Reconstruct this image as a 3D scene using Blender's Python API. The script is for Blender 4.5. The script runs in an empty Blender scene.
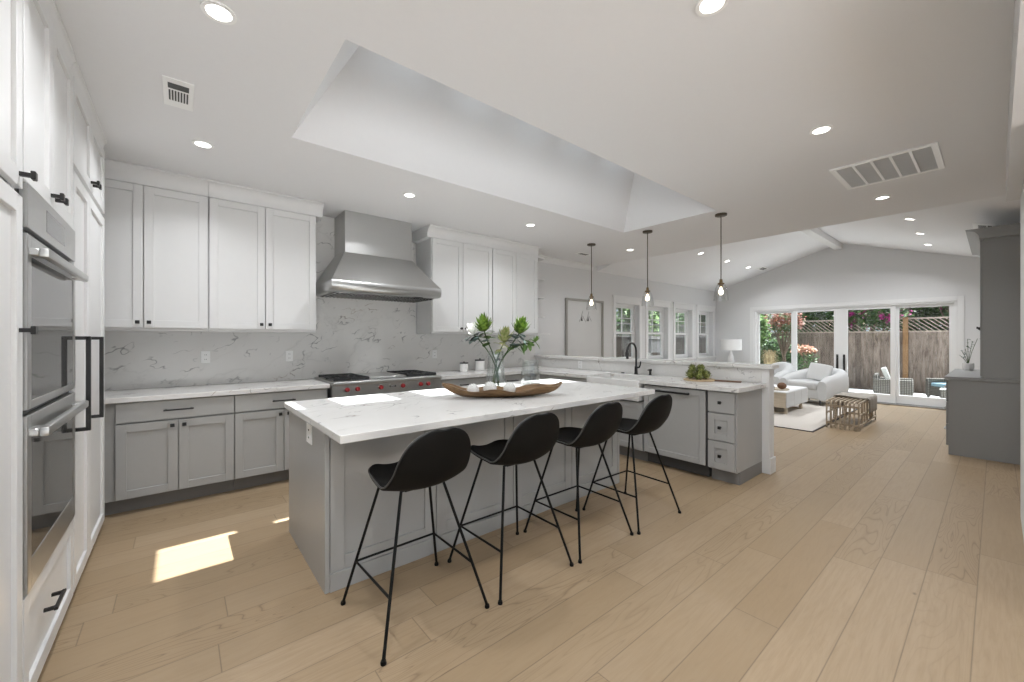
import bpy, bmesh, math, random
from mathutils import Vector, Matrix

C = bpy.context.scene.collection
PI = math.pi
random.seed(7)

# ------------------------------------------------------------ camera
cam_data = bpy.data.cameras.new('camera')
cam = bpy.data.objects.new('camera', cam_data); C.objects.link(cam)
YAW = 0.8788
cam.location = (0, 0, 1.36)
cam.rotation_euler = (PI / 2, 0, YAW - PI / 2)
cam_data.sensor_fit = 'HORIZONTAL'; cam_data.sensor_width = 36
cam_data.lens = 401.0 / 1024 * 36
cam_data.shift_y = -(341 - 339.2) / 1024
cam_data.clip_start = 0.02; cam_data.clip_end = 200
bpy.context.scene.camera = cam

# ------------------------------------------------------------ sky, sun, exposure
SKY_LOW, SKY_HIGH = 0.95, 8.0
world = bpy.data.worlds.new('world'); bpy.context.scene.world = world
world.use_nodes = True
wn = world.node_tree; wn.nodes.clear()
wo = wn.nodes.new('ShaderNodeOutputWorld'); wb = wn.nodes.new('ShaderNodeBackground')
wb.inputs['Color'].default_value = (0.80, 0.90, 1.0, 1); wb.inputs['Strength'].default_value = 1.5
wn.links.new(wb.outputs[0], wo.inputs[0])
tc = wn.nodes.new('ShaderNodeTexCoord'); dt = wn.nodes.new('ShaderNodeVectorMath'); dt.operation = 'DOT_PRODUCT'
dt.inputs[1].default_value = Vector((0.345, -0.2, 1.0)).normalized(); wn.links.new(tc.outputs['Generated'], dt.inputs[0])
mr = wn.nodes.new('ShaderNodeMapRange'); mr.interpolation_type = 'SMOOTHSTEP'
mr.inputs['From Min'].default_value = .35; mr.inputs['From Max'].default_value = 1.0
mr.inputs['To Min'].default_value = SKY_LOW; mr.inputs['To Max'].default_value = SKY_HIGH
wn.links.new(dt.outputs['Value'], mr.inputs['Value']); wn.links.new(mr.outputs[0], wb.inputs['Strength'])
sd = bpy.data.lights.new('sun', 'SUN'); sun = bpy.data.objects.new('sun', sd); C.objects.link(sun)
sd.energy = 27.0; sd.angle = 0.009; sd.color = (0.98, 0.98, 1.0)
sun.rotation_euler = Vector((0.345, -0.2, 1.0)).to_track_quat('Z', 'Y').to_euler()
CAN_W = 14.0; VAULT_W = 21.0; WELL_W = 0.0
vs = bpy.context.scene.view_settings
vs.view_transform = 'Standard'; vs.look = 'None'; vs.gamma = 1.0; vs.exposure = -0.56
vs.use_curve_mapping = False

# ------------------------------------------------------------ materials
class NT:
    def __init__(s, name):
        s.m = bpy.data.materials.new(name); s.m.use_nodes = True
        s.t = s.m.node_tree; s.t.nodes.clear()
        s.out = s.t.nodes.new('ShaderNodeOutputMaterial')
        s.b = s.t.nodes.new('ShaderNodeBsdfPrincipled'); s.t.links.new(s.b.outputs[0], s.out.inputs[0])
    def n(s, kind, **k):
        x = s.t.nodes.new('ShaderNode' + kind)
        for a, v in k.items(): setattr(x, a, v)
        return x
    def l(s, a, b): s.t.links.new(a, b)
    def math(s, op, a, b=None, c=None):
        x = s.n('Math', operation=op)
        for i, v in enumerate((a, b, c)):
            if v is None: continue
            if isinstance(v, (int, float)): x.inputs[i].default_value = v
            else: s.l(v, x.inputs[i])
        return x.outputs[0]
    def mix(s, f, a, b, mode='MIX'):
        x = s.n('MixRGB', blend_type=mode)
        for i, v in ((0, f), (1, a), (2, b)):
            if isinstance(v, (int, float)): x.inputs[i].default_value = v
            elif isinstance(v, tuple): x.inputs[i].default_value = (*v, 1)
            else: s.l(v, x.inputs[i])
        return x.outputs[0]
    def noise(s, vec, scale, detail=3, rough=.5, dist=0):
        x = s.n('TexNoise'); x.inputs['Scale'].default_value = scale; x.inputs['Detail'].default_value = detail
        x.inputs['Roughness'].default_value = rough; x.inputs['Distortion'].default_value = dist
        if vec is not None: s.l(vec, x.inputs['Vector'])
        return x.outputs['Fac']
    def mapping(s, vec, rot=(0, 0, 0), scale=(1, 1, 1), loc=(0, 0, 0)):
        x = s.n('Mapping'); x.inputs['Rotation'].default_value = rot; x.inputs['Scale'].default_value = scale
        x.inputs['Location'].default_value = loc; s.l(vec, x.inputs['Vector']); return x.outputs[0]
    def pos(s): return s.n('NewGeometry').outputs['Position']
    def obj(s): return s.n('TexCoord').outputs['Object']
    def ramp(s, f, stops):
        x = s.n('ValToRGB'); e = x.color_ramp.elements
        while len(e) < len(stops): e.new(0.5)
        for i, (p, c) in enumerate(stops):
            e[i].position = p; e[i].color = (*c, 1) if isinstance(c, tuple) else (c, c, c, 1)
        s.l(f, x.inputs[0]); return x.outputs[0]
    def bump(s, h, strength=.2, dist=.01):
        x = s.n('Bump'); x.inputs['Strength'].default_value = strength; x.inputs['Distance'].default_value = dist
        s.l(h, x.inputs['Height']); s.l(x.outputs[0], s.b.inputs['Normal'])
    def col(s, c):
        i = s.b.inputs['Base Color']
        if isinstance(c, tuple): i.default_value = (*c, 1)
        else: s.l(c, i)
    def set(s, rough=.5, metal=0, spec=.5, **k):
        s.b.inputs['Roughness'].default_value = rough; s.b.inputs['Metallic'].default_value = metal
        s.b.inputs['Specular IOR Level'].default_value = spec
        for a, v in k.items(): s.b.inputs[a].default_value = v
        return s.m

def paint(name, c, rough=.5, var=.02, metal=0, bump=0, scale=30, spec=.5):
    t = NT(name)
    f = t.noise(t.obj(), scale, 3)
    t.col(t.mix(f, tuple(max(0, x * (1 - var)) for x in c), tuple(min(1, x * (1 + var)) for x in c)))
    if bump: t.bump(f, bump, .004)
    return t.set(rough, metal, spec)

def mat_marble():
    t = NT('veined quartz'); p = t.pos()
    q = t.mapping(p, rot=(0, .5, -.55))
    s1 = t.mapping(q, scale=(1.1, 8.5, 8.5))
    a = t.noise(s1, 1.1, 2.2, .5, .15)
    v = t.math('ABSOLUTE', t.math('SUBTRACT', a, .5))
    mask = t.ramp(t.noise(t.mapping(q, scale=(2.2, 5, 5)), 1.3, 3, .5), [(.52, 0.0), (.62, 1.0)])
    vein = t.math('MULTIPLY', t.ramp(v, [(0.0, 1.0), (.008, .6), (.022, 0.0)]), mask)
    b = t.noise(t.mapping(q, scale=(.8, 3.0, 3.0), loc=(3, 1, 2)), .9, 4, .6, .6)
    v2 = t.math('ABSOLUTE', t.math('SUBTRACT', b, .52))
    soft = t.math('MULTIPLY', t.ramp(v2, [(0.0, 1.0), (.012, .35), (.05, 0.0)]), t.ramp(t.noise(p, 1.3, 2), [(.42, 0.0), (.6, .6)]))
    base = t.mix(t.noise(p, 2.5, 3), (.71, .695, .67), (.78, .77, .75))
    tint = t.mix(t.ramp(t.noise(p, 1.1, 2), [(.5, 0.0), (.62, 1.0)]), (.20, .20, .20), (.28, .19, .12))
    c = t.mix(t.math('MULTIPLY', soft, .75), base, (.50, .49, .47))
    c = t.mix(t.math('MULTIPLY', vein, .85), c, tint)
    t.col(c); return t.set(.22, 0, .45)

def mat_floor():
    t = NT('oak plank floor'); p = t.pos()
    sx = t.n('SeparateXYZ'); t.l(p, sx.inputs[0]); X, Y = sx.outputs[0], sx.outputs[1]
    W = .195
    yr = t.math('DIVIDE', t.math('ADD', Y, -.065 + 20 * W), W); row = t.math('FLOOR', yr); fy = t.math('FRACT', yr)
    wn1 = t.n('TexWhiteNoise', noise_dimensions='1D'); t.l(row, wn1.inputs['W'])
    xr = t.math('DIVIDE', t.math('ADD', t.math('ADD', X, 40), t.math('MULTIPLY', wn1.outputs['Value'], 5.0)), 1.55)
    colm = t.math('FLOOR', xr); fx = t.math('FRACT', xr)
    cb = t.n('CombineXYZ'); t.l(row, cb.inputs[0]); t.l(colm, cb.inputs[1])
    wn2 = t.n('TexWhiteNoise', noise_dimensions='3D'); t.l(cb.outputs[0], wn2.inputs['Vector'])
    sc = t.n('SeparateColor'); t.l(wn2.outputs['Color'], sc.inputs[0])
    r1, r2, r3 = sc.outputs[0], sc.outputs[1], sc.outputs[2]
    # grain, its own in every plank
    off = t.n('CombineXYZ'); t.l(t.math('MULTIPLY', r1, 37), off.inputs[0]); t.l(t.math('MULTIPLY', r2, 17), off.inputs[2])
    va = t.n('VectorMath', operation='ADD'); t.l(p, va.inputs[0]); t.l(off.outputs[0], va.inputs[1])
    g1 = t.noise(t.mapping(va.outputs[0], scale=(1.5, 22, 1)), 3.0, 5, .6, .4)
    g2 = t.noise(t.mapping(va.outputs[0], scale=(.6, 4.6, 1)), 1.5, 1.6, .45, .35)
    rings = t.math('ABSOLUTE', t.math('SINE', t.math('MULTIPLY', g2, 64)))
    ringl = t.ramp(rings, [(0.0, 1.0), (.22, .25), (.5, 0.0)])
    cath = t.math('MULTIPLY', ringl, t.ramp(r3, [(.45, .12), (.72, .45), (.88, 1.0)]))
    base = t.mix(r1, (.350, .255, .155), (.418, .312, .202))
    base = t.mix(t.ramp(r2, [(.72, 0.0), (.95, .6)]), base, (.37, .265, .160))
    c = t.mix(t.math('MULTIPLY', t.ramp(g1, [(.40, 0.0), (.66, 1.0)]), .50), base, (.33, .235, .14))
    c = t.mix(t.math('MULTIPLY', cath, .75), c, (.20, .135, .08))
    kn = t.n('TexVoronoi', feature='F1'); kn.inputs['Scale'].default_value = 1.9; t.l(t.mapping(p, scale=(1, 2.0, 1)), kn.inputs['Vector'])
    knot = t.math('MULTIPLY', t.ramp(kn.outputs['Distance'], [(.018, 1.0), (.045, 0.0)]), t.ramp(t.noise(p, 1.7, 1), [(.42, 0.0), (.48, .85)]))
    c = t.mix(knot, c, (.10, .065, .04))
    ey = t.math('MULTIPLY', t.math('SUBTRACT', .5, t.math('ABSOLUTE', t.math('SUBTRACT', fy, .5))), W)
    ex = t.math('MULTIPLY', t.math('SUBTRACT', .5, t.math('ABSOLUTE', t.math('SUBTRACT', fx, .5))), 1.55)
    e = t.math('MINIMUM', ex, ey)
    seam = t.ramp(e, [(0.0005, 1.0), (.0024, 0.0)])
    c = t.mix(t.math('MULTIPLY', seam, .62), c, (.12, .085, .055))
    t.col(c)
    h = t.math('SUBTRACT', t.math('MULTIPLY', g1, .15), seam)
    t.bump(h, .18, .002)
    return t.set(.42, 0, .4)

def mat_wood(name, c1, c2, rough=.5, axis=(1.5, 18, 18), bump=.15):
    t = NT(name); o = t.obj()
    g = t.noise(t.mapping(o, scale=axis), 2.5, 5, .6, .5)
    t.col(t.mix(t.ramp(g, [(.3, 0.0), (.7, 1.0)]), c1, c2)); t.bump(g, bump, .003)
    return t.set(rough)

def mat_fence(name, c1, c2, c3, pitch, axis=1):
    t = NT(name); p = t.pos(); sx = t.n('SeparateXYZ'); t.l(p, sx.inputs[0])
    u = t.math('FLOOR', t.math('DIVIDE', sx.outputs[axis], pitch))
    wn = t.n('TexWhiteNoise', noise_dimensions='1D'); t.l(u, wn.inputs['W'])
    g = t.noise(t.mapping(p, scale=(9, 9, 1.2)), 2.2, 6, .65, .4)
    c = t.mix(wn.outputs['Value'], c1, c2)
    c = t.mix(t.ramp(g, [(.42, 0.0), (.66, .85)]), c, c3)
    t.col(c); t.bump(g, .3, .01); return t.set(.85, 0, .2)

def mat_steel(name='brushed stainless steel', c=(.58, .58, .57), rough=.34):
    t = NT(name); o = t.obj()
    g = t.noise(t.mapping(o, scale=(1, 1, 90)), 3, 3)
    t.col(t.mix(g, tuple(x * .92 for x in c), c)); t.bump(g, .05, .001)
    return t.set(rough, 1.0, .5)

def mat_glass(name='clear glass', tint=(.97, .985, .98), gl=.07, rough=.0):
    t = NT(name); t.t.nodes.remove(t.b)
    tr = t.n('BsdfTransparent'); tr.inputs[0].default_value = (*tint, 1)
    gs = t.n('BsdfGlossy'); gs.inputs['Roughness'].default_value = rough
    fr = t.n('LayerWeight'); fr.inputs['Blend'].default_value = .35
    f = t.math('ADD', t.math('MULTIPLY', fr.outputs['Facing'], .32 if gl > .05 else .15), gl * .4)
    mx = t.n('MixShader'); t.l(f, mx.inputs[0]); t.l(tr.outputs[0], mx.inputs[1]); t.l(gs.outputs[0], mx.inputs[2])
    t.l(mx.outputs[0], t.out.inputs[0]); return t.m

def mat_emit(name, c, s):
    t = NT(name); t.col(c); t.b.inputs['Emission Color'].default_value = (*c, 1); t.b.inputs['Emission Strength'].default_value = s
    return t.set(.5)

def mat_leaf(name, c1, c2, scale=9, rough=.5, c3=None, th=.6):
    t = NT(name); p = t.pos()
    c = t.mix(t.ramp(t.noise(p, scale, 3), [(.35, 0.0), (.65, 1.0)]), c1, c2)
    if c3: c = t.mix(t.ramp(t.noise(t.mapping(p, loc=(5, 3, 1)), 3.2, 2), [(th - .03, 0.0), (th + .03, 1.0)]), c, c3)
    t.col(c); t.b.inputs['Subsurface Weight'].default_value = 0
    return t.set(rough, 0, .3)

def mat_weave(name, c1, c2, scale=60, rough=.9, bump=.4):
    t = NT(name); o = t.obj()
    w1 = t.n('TexWave', wave_type='BANDS', bands_direction='Z'); w1.inputs['Scale'].default_value = scale; t.l(o, w1.inputs['Vector'])
    w2 = t.n('TexWave', wave_type='BANDS', bands_direction='Y'); w2.inputs['Scale'].default_value = scale; t.l(o, w2.inputs['Vector'])
    f = t.math('MULTIPLY', w1.outputs['Fac'], w2.outputs['Fac'])
    t.col(t.mix(f, c1, c2)); t.bump(f, bump, .004); return t.set(rough, 0, .2)

M = dict(
    wall=paint('white wall paint', (.72, .72, .72), .75, .01),
    ceil=paint('ceiling paint', (.80, .80, .81), .85, .01),
    trim=paint('white trim paint', (.80, .80, .795), .42, .01),
    cab=paint('white cabinet lacquer', (.74, .74, .735), .36, .01),
    grey=paint('warm grey cabinet lacquer', (.41, .41, .40), .38, .02),
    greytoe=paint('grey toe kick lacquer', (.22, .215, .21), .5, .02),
    greyd=paint('mid grey furniture lacquer', (.27, .27, .265), .4, .02),
    black=paint('matte black metal', (.012, .012, .012), .38, .1),
    gap=paint('cabinet inside shadow paint', (.10, .10, .098), .8, .02),
    marble=mat_marble(), floor=mat_floor(), steel=mat_steel(),
    dsteel=mat_steel('dark oven steel', (.30, .30, .295), .22),
    glass=mat_glass(), vase=mat_glass('vase glass', (.955, .968, .965), .22), pend=mat_glass('pendant glass', (.985, .99, .99), .06),
    mirrorpic=paint('glazed pale print paper', (.66, .66, .65), .2, .03, scale=4),
    oven=paint('dark oven glass', (.045, .043, .04), .04, .05, spec=1.0),
    shell=paint('black upholstered shell', (.0035, .0035, .0035), .6, .1, bump=.1, scale=300, spec=.2),
    pipe=paint('grey shell piping', (.07, .07, .068), .35, .05),
    rod=paint('black powder coated rod', (.005, .005, .005), .5, .1, spec=.2),
    iron=paint('cast iron', (.015, .015, .015), .55, .1, bump=.2, scale=200),
    red=paint('red knob enamel', (.33, .035, .04), .3, .03),
    white=paint('white plastic', (.90, .90, .89), .35, .01),
    slot=paint('dark slot plastic', (.06, .06, .06), .5, .02),
    ceramic=paint('white ceramic', (.78, .77, .75), .25, .02),
    bulb=mat_emit('warm bulb glow', (1.0, .84, .64), 7),
    lens=mat_emit('downlight lens', (1.0, .96, .90), 9),
    bronze=paint('dark bronze metal', (.10, .085, .065), .4, .1, metal=1.0),
    brass=paint('aged brass', (.20, .14, .075), .35, .1, metal=1.0),
    bowl=mat_wood('rough carved bowl wood', (.11, .058, .022), (.25, .145, .062), .6, (2.5, 22, 22), .5),
    board=mat_wood('cutting board wood', (.50, .36, .20), (.66, .50, .32), .5),
    boardd=mat_wood('dark handle wood', (.16, .09, .05), (.25, .15, .09), .5),
    pale=mat_wood('pale oak veneer', (.52, .44, .33), (.63, .55, .44), .5, (2, 2, 14), .1),
    slat=mat_wood('brown slat wood', (.36, .29, .21), (.54, .45, .34), .6, (3, 3, 14), .2),
    boucle=paint('white boucle fabric', (.58, .58, .575), .95, .05, bump=.5, scale=120),
    boucle2=paint('pale grey linen', (.60, .60, .59), .95, .04, bump=.4, scale=160),
    coral=paint('white coral ball', (.82, .82, .80), .8, .03, bump=.5, scale=90),
    rugb2=paint('grey utility paint', (.20, .20, .20), .6, .03),
    rug=paint('cream wool rug', (.60, .56, .51), .95, .08, bump=.4, scale=60),
    rugb=paint('charcoal rug binding', (.09, .08, .075), .9, .05),
    throw=paint('grey beige knitted throw', (.36, .33, .29), .95, .12, bump=.5, scale=90),
    patio=paint('pale concrete patio', (.62, .61, .59), .85, .05, bump=.1, scale=5),
    soil=paint('dark garden soil', (.07, .045, .03), .95, .3, scale=8),
    ground=paint('pale yard paving', (.30, .29, .27), .9, .1, scale=2),
    outwall=paint('outside stucco', (.62, .61, .59), .9, .03),
    fence=mat_fence('weathered fence boards', (.15, .12, .10), (.27, .22, .185), (.07, .05, .04), .14, 1),
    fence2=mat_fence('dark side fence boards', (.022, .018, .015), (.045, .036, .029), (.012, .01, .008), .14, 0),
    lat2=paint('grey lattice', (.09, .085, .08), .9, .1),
    post=mat_wood('orange brown fence post', (.16, .085, .035), (.26, .15, .07), .8, (14, 14, 1.5), .3),
    lat=mat_fence('weathered lattice', (.30, .25, .21), (.40, .34, .29), (.2, .16, .13), .3, 1),
    bark=paint('brown bark', (.09, .065, .045), .9, .3, bump=.5, scale=20),
    g1=mat_leaf('dark green leaves', (.02, .05, .015), (.08, .16, .04)),
    g2=mat_leaf('bright green leaves', (.04, .10, .02), (.20, .33, .09)),
    g3=mat_leaf('bougainvillea leaves', (.02, .05, .015), (.10, .18, .05), c3=(.42, .03, .22), th=.56),
    g4=mat_leaf('rust red leaves', (.13, .03, .02), (.30, .11, .06), c3=(.05, .10, .02), th=.52),
    g5=mat_leaf('peach flowers', (.30, .13, .08), (.48, .28, .18)),
    straw=mat_leaf('straw grass blades', (.30, .22, .11), (.45, .36, .20)),
    protea=mat_leaf('green protea petals', (.05, .12, .015), (.24, .36, .06), 30),
    protea2=mat_leaf('pale protea petals', (.25, .32, .08), (.48, .45, .25), 30),
    whiteflower=paint('white petals', (.85, .85, .80), .6, .03),
    stem=paint('green stems', (.05, .10, .025), .5, .1),
    eucal=mat_leaf('grey green eucalyptus', (.05, .085, .07), (.14, .19, .17), 30),
    arti=mat_leaf('artichoke bracts', (.06, .085, .015), (.34, .36, .12), 45),
    wick=mat_weave('grey wicker', (.04, .038, .034), (.22, .21, .19), 8),
    cush=paint('lime patterned cushion cloth', (.30, .32, .12), .9, .3, scale=14),
    bluec=paint('pale blue seat cloth', (.12, .20, .24), .9, .06, scale=30),
    whitec=paint('white cushion cloth', (.45, .45, .43), .9, .03),
    brownb=paint('brown woven ball', (.17, .09, .05), .8, .4, bump=.6, scale=40),
    shade=paint('white drum shade fabric', (.84, .84, .83), .8, .01),
)

# ------------------------------------------------------------ mesh helpers
class MB:
    def __init__(s): s.bm = bmesh.new(); s.smooth = False
    def _merge(s, b, Mx=None):
        if Mx is not None: b.transform(Mx)
        me = bpy.data.meshes.new('tmp'); b.to_mesh(me); b.free(); s.bm.from_mesh(me); bpy.data.meshes.remove(me)
    def box(s, x0, x1, y0, y1, z0, z1, bev=0.0, seg=1, Mx=None):
        b = bmesh.new(); bmesh.ops.create_cube(b, size=1)
        for v in b.verts:
            v.co = Vector(((x0 + x1) / 2 + v.co.x * abs(x1 - x0), (y0 + y1) / 2 + v.co.y * abs(y1 - y0), (z0 + z1) / 2 + v.co.z * abs(z1 - z0)))
        if bev: bmesh.ops.bevel(b, geom=b.edges[:], offset=bev, segments=seg, affect='EDGES', profile=.5)
        s._merge(b, Mx); return s
    def poly(s, verts, faces, Mx=None):
        b = bmesh.new(); vs_ = [b.verts.new(v) for v in verts]
        for f in faces:
            try: b.faces.new([vs_[i] for i in f])
            except ValueError: pass
        bmesh.ops.recalc_face_normals(b, faces=b.faces[:]); s._merge(b, Mx); return s
    def prism(s, pts, axis, a0, a1, bev=0, Mx=None):
        # pts: 2-D outline in the two other axes (in order), extruded along axis
        n = len(pts); V = []
        for a in (a0, a1):
            for p in pts:
                c = list(p); c.insert(axis, a); V.append(tuple(c))
        F = [tuple(range(n)), tuple(range(2 * n - 1, n - 1, -1))] + [(i, (i + 1) % n, n + (i + 1) % n, n + i) for i in range(n)]
        b = bmesh.new(); vv = [b.verts.new(v) for v in V]
        for f in F: b.faces.new([vv[i] for i in f])
        bmesh.ops.recalc_face_normals(b, faces=b.faces[:])
        if bev: bmesh.ops.bevel(b, geom=b.edges[:], offset=bev, segments=1, affect='EDGES')
        s._merge(b, Mx); return s
    def tube(s, pts, r, seg=8, closed=False, caps=True):
        pts = [Vector(p) for p in pts]; n = len(pts); b = bmesh.new(); rings = []
        rr = r if isinstance(r, (list, tuple)) else [r] * n
        prev = None
        for i, p in enumerate(pts):
            if closed: d = (pts[(i + 1) % n] - pts[i - 1])
            else: d = pts[min(i + 1, n - 1)] - pts[max(i - 1, 0)]
            d.normalize()
            if prev is None:
                a = Vector((0, 0, 1)) if abs(d.z) < .9 else Vector((1, 0, 0))
                u = d.cross(a).normalized()
            else:
                u = (prev - d * prev.dot(d)).normalized()
            prev = u; w = d.cross(u)
            rings.append([b.verts.new(p + (u * math.cos(2 * PI * k / seg) + w * math.sin(2 * PI * k / seg)) * rr[i]) for k in range(seg)])
        m = n if closed else n - 1
        for i in range(m):
            A, B = rings[i], rings[(i + 1) % n]
            for k in range(seg): b.faces.new((A[k], A[(k + 1) % seg], B[(k + 1) % seg], B[k]))
        if not closed and caps:
            b.faces.new(rings[0][::-1]); b.faces.new(rings[-1])
        bmesh.ops.recalc_face_normals(b, faces=b.faces[:]); s._merge(b); return s
    def lathe(s, prof, c=(0, 0, 0), seg=24, Mx=None):
        b = bmesh.new(); rings = []
        for r, z in prof:
            if r < 1e-6: rings.append([b.verts.new((c[0], c[1], c[2] + z))])
            else: rings.append([b.verts.new((c[0] + r * math.cos(2 * PI * k / seg), c[1] + r * math.sin(2 * PI * k / seg), c[2] + z)) for k in range(seg)])
        for A, B in zip(rings, rings[1:]):
            for k in range(seg):
                a0, a1 = A[k % len(A)], A[(k + 1) % len(A)]; b0, b1 = B[k % len(B)], B[(k + 1) % len(B)]
                q = []
                for v in (a0, a1, b1, b0):
                    if v not in q: q.append(v)
                if len(q) > 2: b.faces.new(q)
        bmesh.ops.recalc_face_normals(b, faces=b.faces[:]); s._merge(b, Mx); return s
    def grid(s, P, closeu=False, Mx=None):
        b = bmesh.new(); V = [[b.verts.new(p) for p in row] for row in P]
        nu = len(V[0])
        for i in range(len(V) - 1):
            for j in range(nu if closeu else nu - 1):
                b.faces.new((V[i][j], V[i][(j + 1) % nu], V[i + 1][(j + 1) % nu], V[i + 1][j]))
        bmesh.ops.recalc_face_normals(b, faces=b.faces[:]); s._merge(b, Mx); return s
    def ball(s, c, r, sub=2, sc=(1, 1, 1)):
        b = bmesh.new(); bmesh.ops.create_icosphere(b, subdivisions=sub, radius=1)
        for v in b.verts: v.co = Vector((c[0] + v.co.x * r * sc[0], c[1] + v.co.y * r * sc[1], c[2] + v.co.z * r * sc[2]))
        s._merge(b); return s
    def soft(s, x0, x1, y0, y1, z0, z1, bulge=.3, n=3, Mx=None):
        # pillow-like rounded box
        b = bmesh.new(); bmesh.ops.create_cube(b, size=2)
        bmesh.ops.subdivide_edges(b, edges=b.edges[:], cuts=n * 2, use_grid_fill=True)
        cx, cy, cz = (x0 + x1) / 2, (y0 + y1) / 2, (z0 + z1) / 2
        for v in b.verts:
            p = v.co.copy(); k = (abs(p.x) ** 4 + abs(p.y) ** 4 + abs(p.z) ** 4) ** .25
            q = p / k; p = p.lerp(q, bulge * 2 if bulge < .5 else 1)
            v.co = Vector((cx + p.x * (x1 - x0) / 2, cy + p.y * (y1 - y0) / 2, cz + p.z * (z1 - z0) / 2))
        s._merge(b, Mx); return s
    def build(s, name, m, parent=None, smooth=None, Mx=None, angle=38):
        me = bpy.data.meshes.new(name); s.bm.to_mesh(me); s.bm.free()
        me.materials.append(M[m] if isinstance(m, str) else m)
        if smooth is not False:
            me.polygons.foreach_set('use_smooth', [True] * len(me.polygons))
            me.set_sharp_from_angle(angle=math.radians(angle))
        me.update()
        o = bpy.data.objects.new(name, me); C.objects.link(o)
        if parent is not None: o.parent = parent
        return o

def thing(name, label, cat, loc=(0, 0, 0), rz=0, group=None):
    o = bpy.data.objects.new(name, None); C.objects.link(o); o.empty_display_size = .1
    o.location = loc; o.rotation_euler = (0, 0, rz); o['label'] = label; o['category'] = cat
    if group: o['group'] = group
    return o
def tag(o, label, cat, group=None, loc=None):
    o['label'] = label; o['category'] = cat
    if group: o['group'] = group
    if loc: o.location = loc
    return o
def struct(o, label=None):
    o['kind'] = 'structure'
    if label: o['label'] = label
    return o
def sempty(name, loc=(0, 0, 0), rz=0):
    o = bpy.data.objects.new(name, None); C.objects.link(o); o.location = loc; o.rotation_euler = (0, 0, rz)
    o['kind'] = 'structure'; return o
def dup(root, loc=None, rz=None, label=None, group=None):
    def cp(o, par):
        c = o.copy(); C.objects.link(c); c.parent = par
        for ch in [x for x in bpy.data.objects if x.parent == o]: cp(ch, c)
        return c
    r = cp(root, None)
    if loc: r.location = loc
    if rz is not None: r.rotation_euler = (0, 0, rz)
    if label: r['label'] = label
    if group: r['group'] = group
    return r
def hexpts(pts, n):   # Catmull-Rom through points
    out = []; P = [Vector(p) for p in pts]
    for i in range(len(P) - 1):
        a, b, c, d = P[max(i - 1, 0)], P[i], P[i + 1], P[min(i + 2, len(P) - 1)]
        for k in range(n):
            t = k / n
            out.append(.5 * ((2 * b) + (c - a) * t + (2 * a - 5 * b + 4 * c - d) * t * t + (3 * b - a - 3 * c + d) * t ** 3))
    out.append(P[-1]); return out

# ------------------------------------------------------------ room shell
CE = 2.77           # kitchen ceiling
WY = 4.92           # range wall plane
XE = 6.08           # where the flat ceiling ends
FX = 11.35          # far wall
YR = 2.235; ZR = 3.50; KS = .31   # ridge of the vaulted ceiling
RW = -.26           # right living room wall

struct(MB().box(-1.05, FX, -3.6, WY, -.12, 0).build('floor', 'floor', smooth=False))
struct(MB().box(-3.6, -1.05, -3.6, WY, -.12, 0).build('floor_back', 'floor', smooth=False))
# flat ceiling round the skylight shaft
S0 = (.60, 4.52, 1.95, 3.14)     # opening in the ceiling x0 x1 y0 y1
c = MB()
RY = -.055
c.box(-1.05, S0[0], RY, WY + .2, CE, CE + .25); c.box(S0[1], XE, RY, WY + .2, CE, CE + .25)
c.box(S0[0], S0[1], RY, S0[2], CE, CE + .25); c.box(S0[0], S0[1], S0[3], WY + .2, CE, CE + .25)
struct(c.build('ceiling', 'ceil', smooth=False))
struct(MB().box(-3.6, 3.2, -3.6, RY, CE, CE + .25).build('ceiling_back_sun_block', 'ceil', smooth=False))  # unseen roof added behind the camera to keep direct sun off the floor
struct(MB().box(3.2, XE + .14, -3.6, -.241, CE, CE + .25).build('ceiling_sun_block', 'ceil', smooth=False))  # unseen roof slab added to stop sun leaking in from the right
struct(MB().box(XE + .141, 9.5, -3.6, RW - .121, CE, CE + .25).build('ceiling_sun_block', 'ceil', smooth=False))  # second unseen slab, added to block the same sun leak
struct(MB().box(-3.6, -1.05, RY, WY + .2, CE, CE + .25).build('ceiling_side', 'ceil', smooth=False))
# downstand where the flat ceiling meets the vault
struct(MB().box(XE, XE + .14, RW - .2, WY + .2, CE, 3.75).build('ceiling_step', 'ceil', smooth=False))
# skylight shaft: four splayed sides, glazed at the top
S1 = (1.02, 4.23, 2.16, 2.76); ZT = 3.50
def quadwall(b, p, q, r, s_, t=.05, out=(0, 0, 0)):
    o = Vector(out) * t; V = [Vector(x) for x in (p, q, r, s_)]; V += [v + o + (Vector((0, 0, .03)) if k < 2 else Vector((0, 0, 0))) for k, v in enumerate(V)]
    b.poly([tuple(v) for v in V], [(0, 1, 2, 3), (7, 6, 5, 4), (0, 4, 5, 1), (1, 5, 6, 2), (2, 6, 7, 3), (3, 7, 4, 0)])
c = MB()
A = [(S0[0], S0[2], CE), (S0[1], S0[2], CE), (S0[1], S0[3], CE), (S0[0], S0[3], CE)]
B = [(S1[0], S1[2], ZT), (S1[1], S1[2], ZT), (S1[1], S1[3], ZT), (S1[0], S1[3], ZT)]
for i, o in enumerate(((0, -1, 0), (1, 0, 0), (0, 1, 0), (-1, 0, 0))):
    j = (i + 1) % 4; quadwall(c, A[i], A[j], B[j], B[i], .06, o)
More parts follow.
